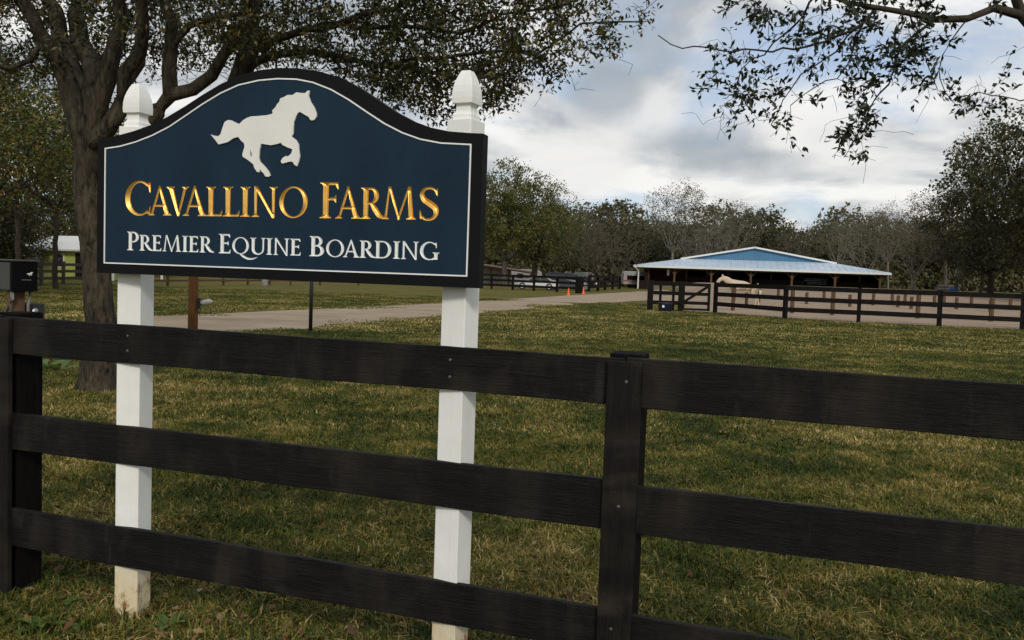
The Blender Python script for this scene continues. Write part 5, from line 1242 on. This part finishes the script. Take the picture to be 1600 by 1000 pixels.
def grass_layer(name, tiles, pts, scl):
    """geometry nodes: one random tile of blades on every point of a sparse mesh"""
    r = np.random.default_rng(len(pts)); me = bpy.data.meshes.new(name); me.from_pydata([tuple(p) for p in pts], [], [])
    n = len(pts)
    for nm, tp, vals in (('turn', 'FLOAT', r.uniform(0, 6.28, n)), ('size', 'FLOAT', scl*r.uniform(.85, 1.2, n)), ('pick', 'INT', r.integers(0, len(tiles), n))):
        at_ = me.attributes.new(nm, tp, 'POINT'); at_.data.foreach_set('value', vals.astype(np.float32 if tp == 'FLOAT' else np.int32))
    o = bpy.data.objects.new(name, me); COL.objects.link(o)
    g = bpy.data.node_groups.new(name, 'GeometryNodeTree'); g.interface.new_socket('Geometry', in_out='INPUT', socket_type='NodeSocketGeometry'); g.interface.new_socket('Geometry', in_out='OUTPUT', socket_type='NodeSocketGeometry')
    gi = g.nodes.new('NodeGroupInput'); go = g.nodes.new('NodeGroupOutput'); ip = g.nodes.new('GeometryNodeInstanceOnPoints'); jn = g.nodes.new('GeometryNodeJoinGeometry')
    for tme in tiles[::-1]:
        to_ = bpy.data.objects.new('blade_tile', tme)
        oi = g.nodes.new('GeometryNodeObjectInfo'); oi.inputs['Object'].default_value = to_; oi.inputs['As Instance'].default_value = True
        g.links.new(oi.outputs['Geometry'], jn.inputs[0])
    def attr(nm, tp):
        q = g.nodes.new('GeometryNodeInputNamedAttribute'); q.data_type = tp; q.inputs['Name'].default_value = nm; return [s for s in q.outputs if s.enabled][0]
    cx = g.nodes.new('ShaderNodeCombineXYZ'); g.links.new(attr('turn', 'FLOAT'), cx.inputs[2])
    e2r = g.nodes.new('FunctionNodeEulerToRotation'); g.links.new(cx.outputs[0], e2r.inputs[0])
    g.links.new(gi.outputs[0], ip.inputs['Points']); g.links.new(jn.outputs[0], ip.inputs['Instance']); ip.inputs['Pick Instance'].default_value = True
    g.links.new(attr('pick', 'INT'), ip.inputs['Instance Index']); g.links.new(e2r.outputs[0], ip.inputs['Rotation']); g.links.new(attr('size', 'FLOAT'), ip.inputs['Scale'])
    g.links.new(ip.outputs[0], go.inputs[0])
    md = o.modifiers.new('grass', 'NODES'); md.node_group = g
    return o
def lattice(x0, x1, y0, y1, st, keep):
    X, Y = np.meshgrid(np.arange(x0, x1, st), np.arange(y0, y1, st)); X = X.ravel()+rng.uniform(-.3, .3, X.size)*st; Y = Y.ravel()+rng.uniform(-.3, .3, Y.size)*st
    k = keep(X, Y); X, Y = X[k], Y[k]; return np.stack([X, Y, hgt(X, Y)], 1)
ARP = np.array(aA+aB[::-1])
def view(x, y, m_): return np.abs(x) < y*.66+m_
near_t = [blade_tile(50+k, .55, 1150, .030, .085, .0062, (.30, .42, .36)[k % 3], clump=(0, 60, 90)[k % 3]) for k in range(5)]
mid_t = [blade_tile(60+k, 1.3, 2600, .035, .085, .0095, (.36, .46)[k % 2]) for k in range(4)]
far_t = [blade_tile(70+k, 3.0, 3600, .04, .09, .022, (.52, .62)[k % 2]) for k in range(3)]
for o, sz in ((grass_layer('grass', near_t, lattice(-9, 9, 1.6, 8.2, .36, lambda x, y: view(x, y, 1.6)), 1.0), 0), (grass_layer('grass', mid_t, lattice(-24, 18, 7.8, 21, .85, lambda x, y: view(x, y, 2.5) & ~inroad(x, y)), 1.0), 0),
              (grass_layer('grass', far_t, lattice(-48, 36, 20, 52, 2.1, lambda x, y: view(x, y, 4) & ~inroad(x, y) & ~inpoly(np.stack([x, y], 1), ARP)), 1.0), 0)):
    o['kind'] = 'stuff'; o['label'] = 'short green and straw coloured lawn grass'
tuft_t = [blade_tile(80+k, .30, 120, .035, .095, .006, .40, .6, clump=12) for k in range(3)]
tp = np.array([fw(a, b) for a, b in zip(rng.uniform(.4, 5.0, 26), rng.normal(.10, .08, 26))]+[fw(a, b) for c_ in (-.63, .10, 1.592, 2.26) for a, b in zip(rng.normal(c_, .08, 3), rng.normal(.20, .04, 3))]+[(base[0]+.34*math.cos(q), base[1]+.34*math.sin(q), 0) for q in np.linspace(0, 6.2, 14)]
              +[(x, y, 0) for x, y in zip(rng.uniform(-4.5, 5, 46), rng.uniform(3.6, 11, 46))])
tf = grass_layer('grass_tufts', tuft_t, tp, 1.0); tf['kind'] = 'stuff'; tf['label'] = 'longer uncut grass tufts along the fence foot'
for me in near_t+mid_t+far_t+tuft_t: me.materials.append(M_GRASS)
# fallen leaves on the grass
r = np.random.default_rng(91); n = 230
X = r.uniform(-6, 6, n*2); Y = 2.4+r.random(n*2)**1.5*12; k = view(X, Y, .5); X, Y = X[k], Y[k]; n = len(X)
ls, ly = r.uniform(-1.6, 3.4, 420), r.normal(-.05, .38, 420); lw = np.array([fw(a, b)[:2] for a, b in zip(ls, ly)]); X = np.r_[X, lw[:, 0]]; Y = np.r_[Y, lw[:, 1]]; n = len(X)
C = np.stack([X, Y, hgt(X, Y)+r.uniform(.015, .055, n)], 1)
V_, F_, T_ = leaf_cards(r, C, unit(np.stack([r.normal(0, 1, n), r.normal(0, 1, n), np.zeros(n)], 1)), 0.058, .032, flat=1.2, spread=.3, droop=0)
fl = link('fallen_leaves', np_mesh('fallen_leaves', V_, [F_], False, T_), leafy('dry_leaf', [(0, (.06, .028, .012)), (.5, (.14, .068, .024)), (.8, (.22, .125, .045)), (1, (.30, .21, .11))], .7, .1, 2.0)); tag(fl, 'dry brown leaves scattered over the grass', kind='stuff')
# broad leaved weeds by the first sign post
M_WEED = leafy('weed_leaf', [(0, (.05, .10, .015)), (.6, (.085, .15, .025)), (1, (.14, .20, .045))], .45, .3, 1.0)
def weed(px, py, n, L_, label, seed):
    p = gp(px, py); e = empty('weed', p, 0, label, 'weed', 'broad leaved weeds in the grass'); r = np.random.default_rng(seed)
    for k in range(n):
        a = 2*math.pi*k/n+r.uniform(-.4, .4); l = L_*r.uniform(.7, 1.15); w_ = l*.36; up = r.uniform(.35, .9); q = []
        for i, (f, ww) in enumerate(((0, .12), (.25, .7), (.5, 1), (.75, .75), (1, .06))):
            x = l*f; z = l*up*f*(1-.55*f)+.012
            q += [(x, -w_/2*ww, z+.12*w_*ww), (x, 0, z), (x, w_/2*ww, z+.12*w_*ww)]
        fs = [(i*3+j, i*3+j+1, i*3+j+4, i*3+j+3) for i in range(4) for j in range(2)]
        me = bpy.data.meshes.new('leaf'); me.from_pydata(q, [], fs); at_ = me.attributes.new('tint', 'FLOAT', 'POINT'); at_.data.foreach_set('value', np.full(15, r.random(), np.float32)); me.polygons.foreach_set('use_smooth', [True]*8)
        lf = link('leaf', me, M_WEED, e); lf.rotation_euler = (r.uniform(-.2, .2), 0, a)
for i, (a, b, n, l, lab) in enumerate([(62, 985, 7, .12, 'large bright weed at the bottom corner of the lawn'), (96, 950, 6, .10, 'weed growing between the fence post and the white sign post'), (262, 985, 5, .10, 'bright weed in front of the white sign post'), (120, 990, 5, .08, 'small weed beside the large bright one'),
                                       (330, 955, 5, .09, 'weed to the far side of the first white post'), (418, 940, 5, .08, 'weed under the bottom rail between the two white posts'), (296, 940, 4, .07, 'tiny weed just past the first white post'), (72, 575, 6, .30, 'pale strappy plant behind the fence beside the oak trunk'), (96, 580, 5, .28, 'low strappy plant closest to the oak trunk')]):
    weed(a, b, n, l, lab, 200+i)
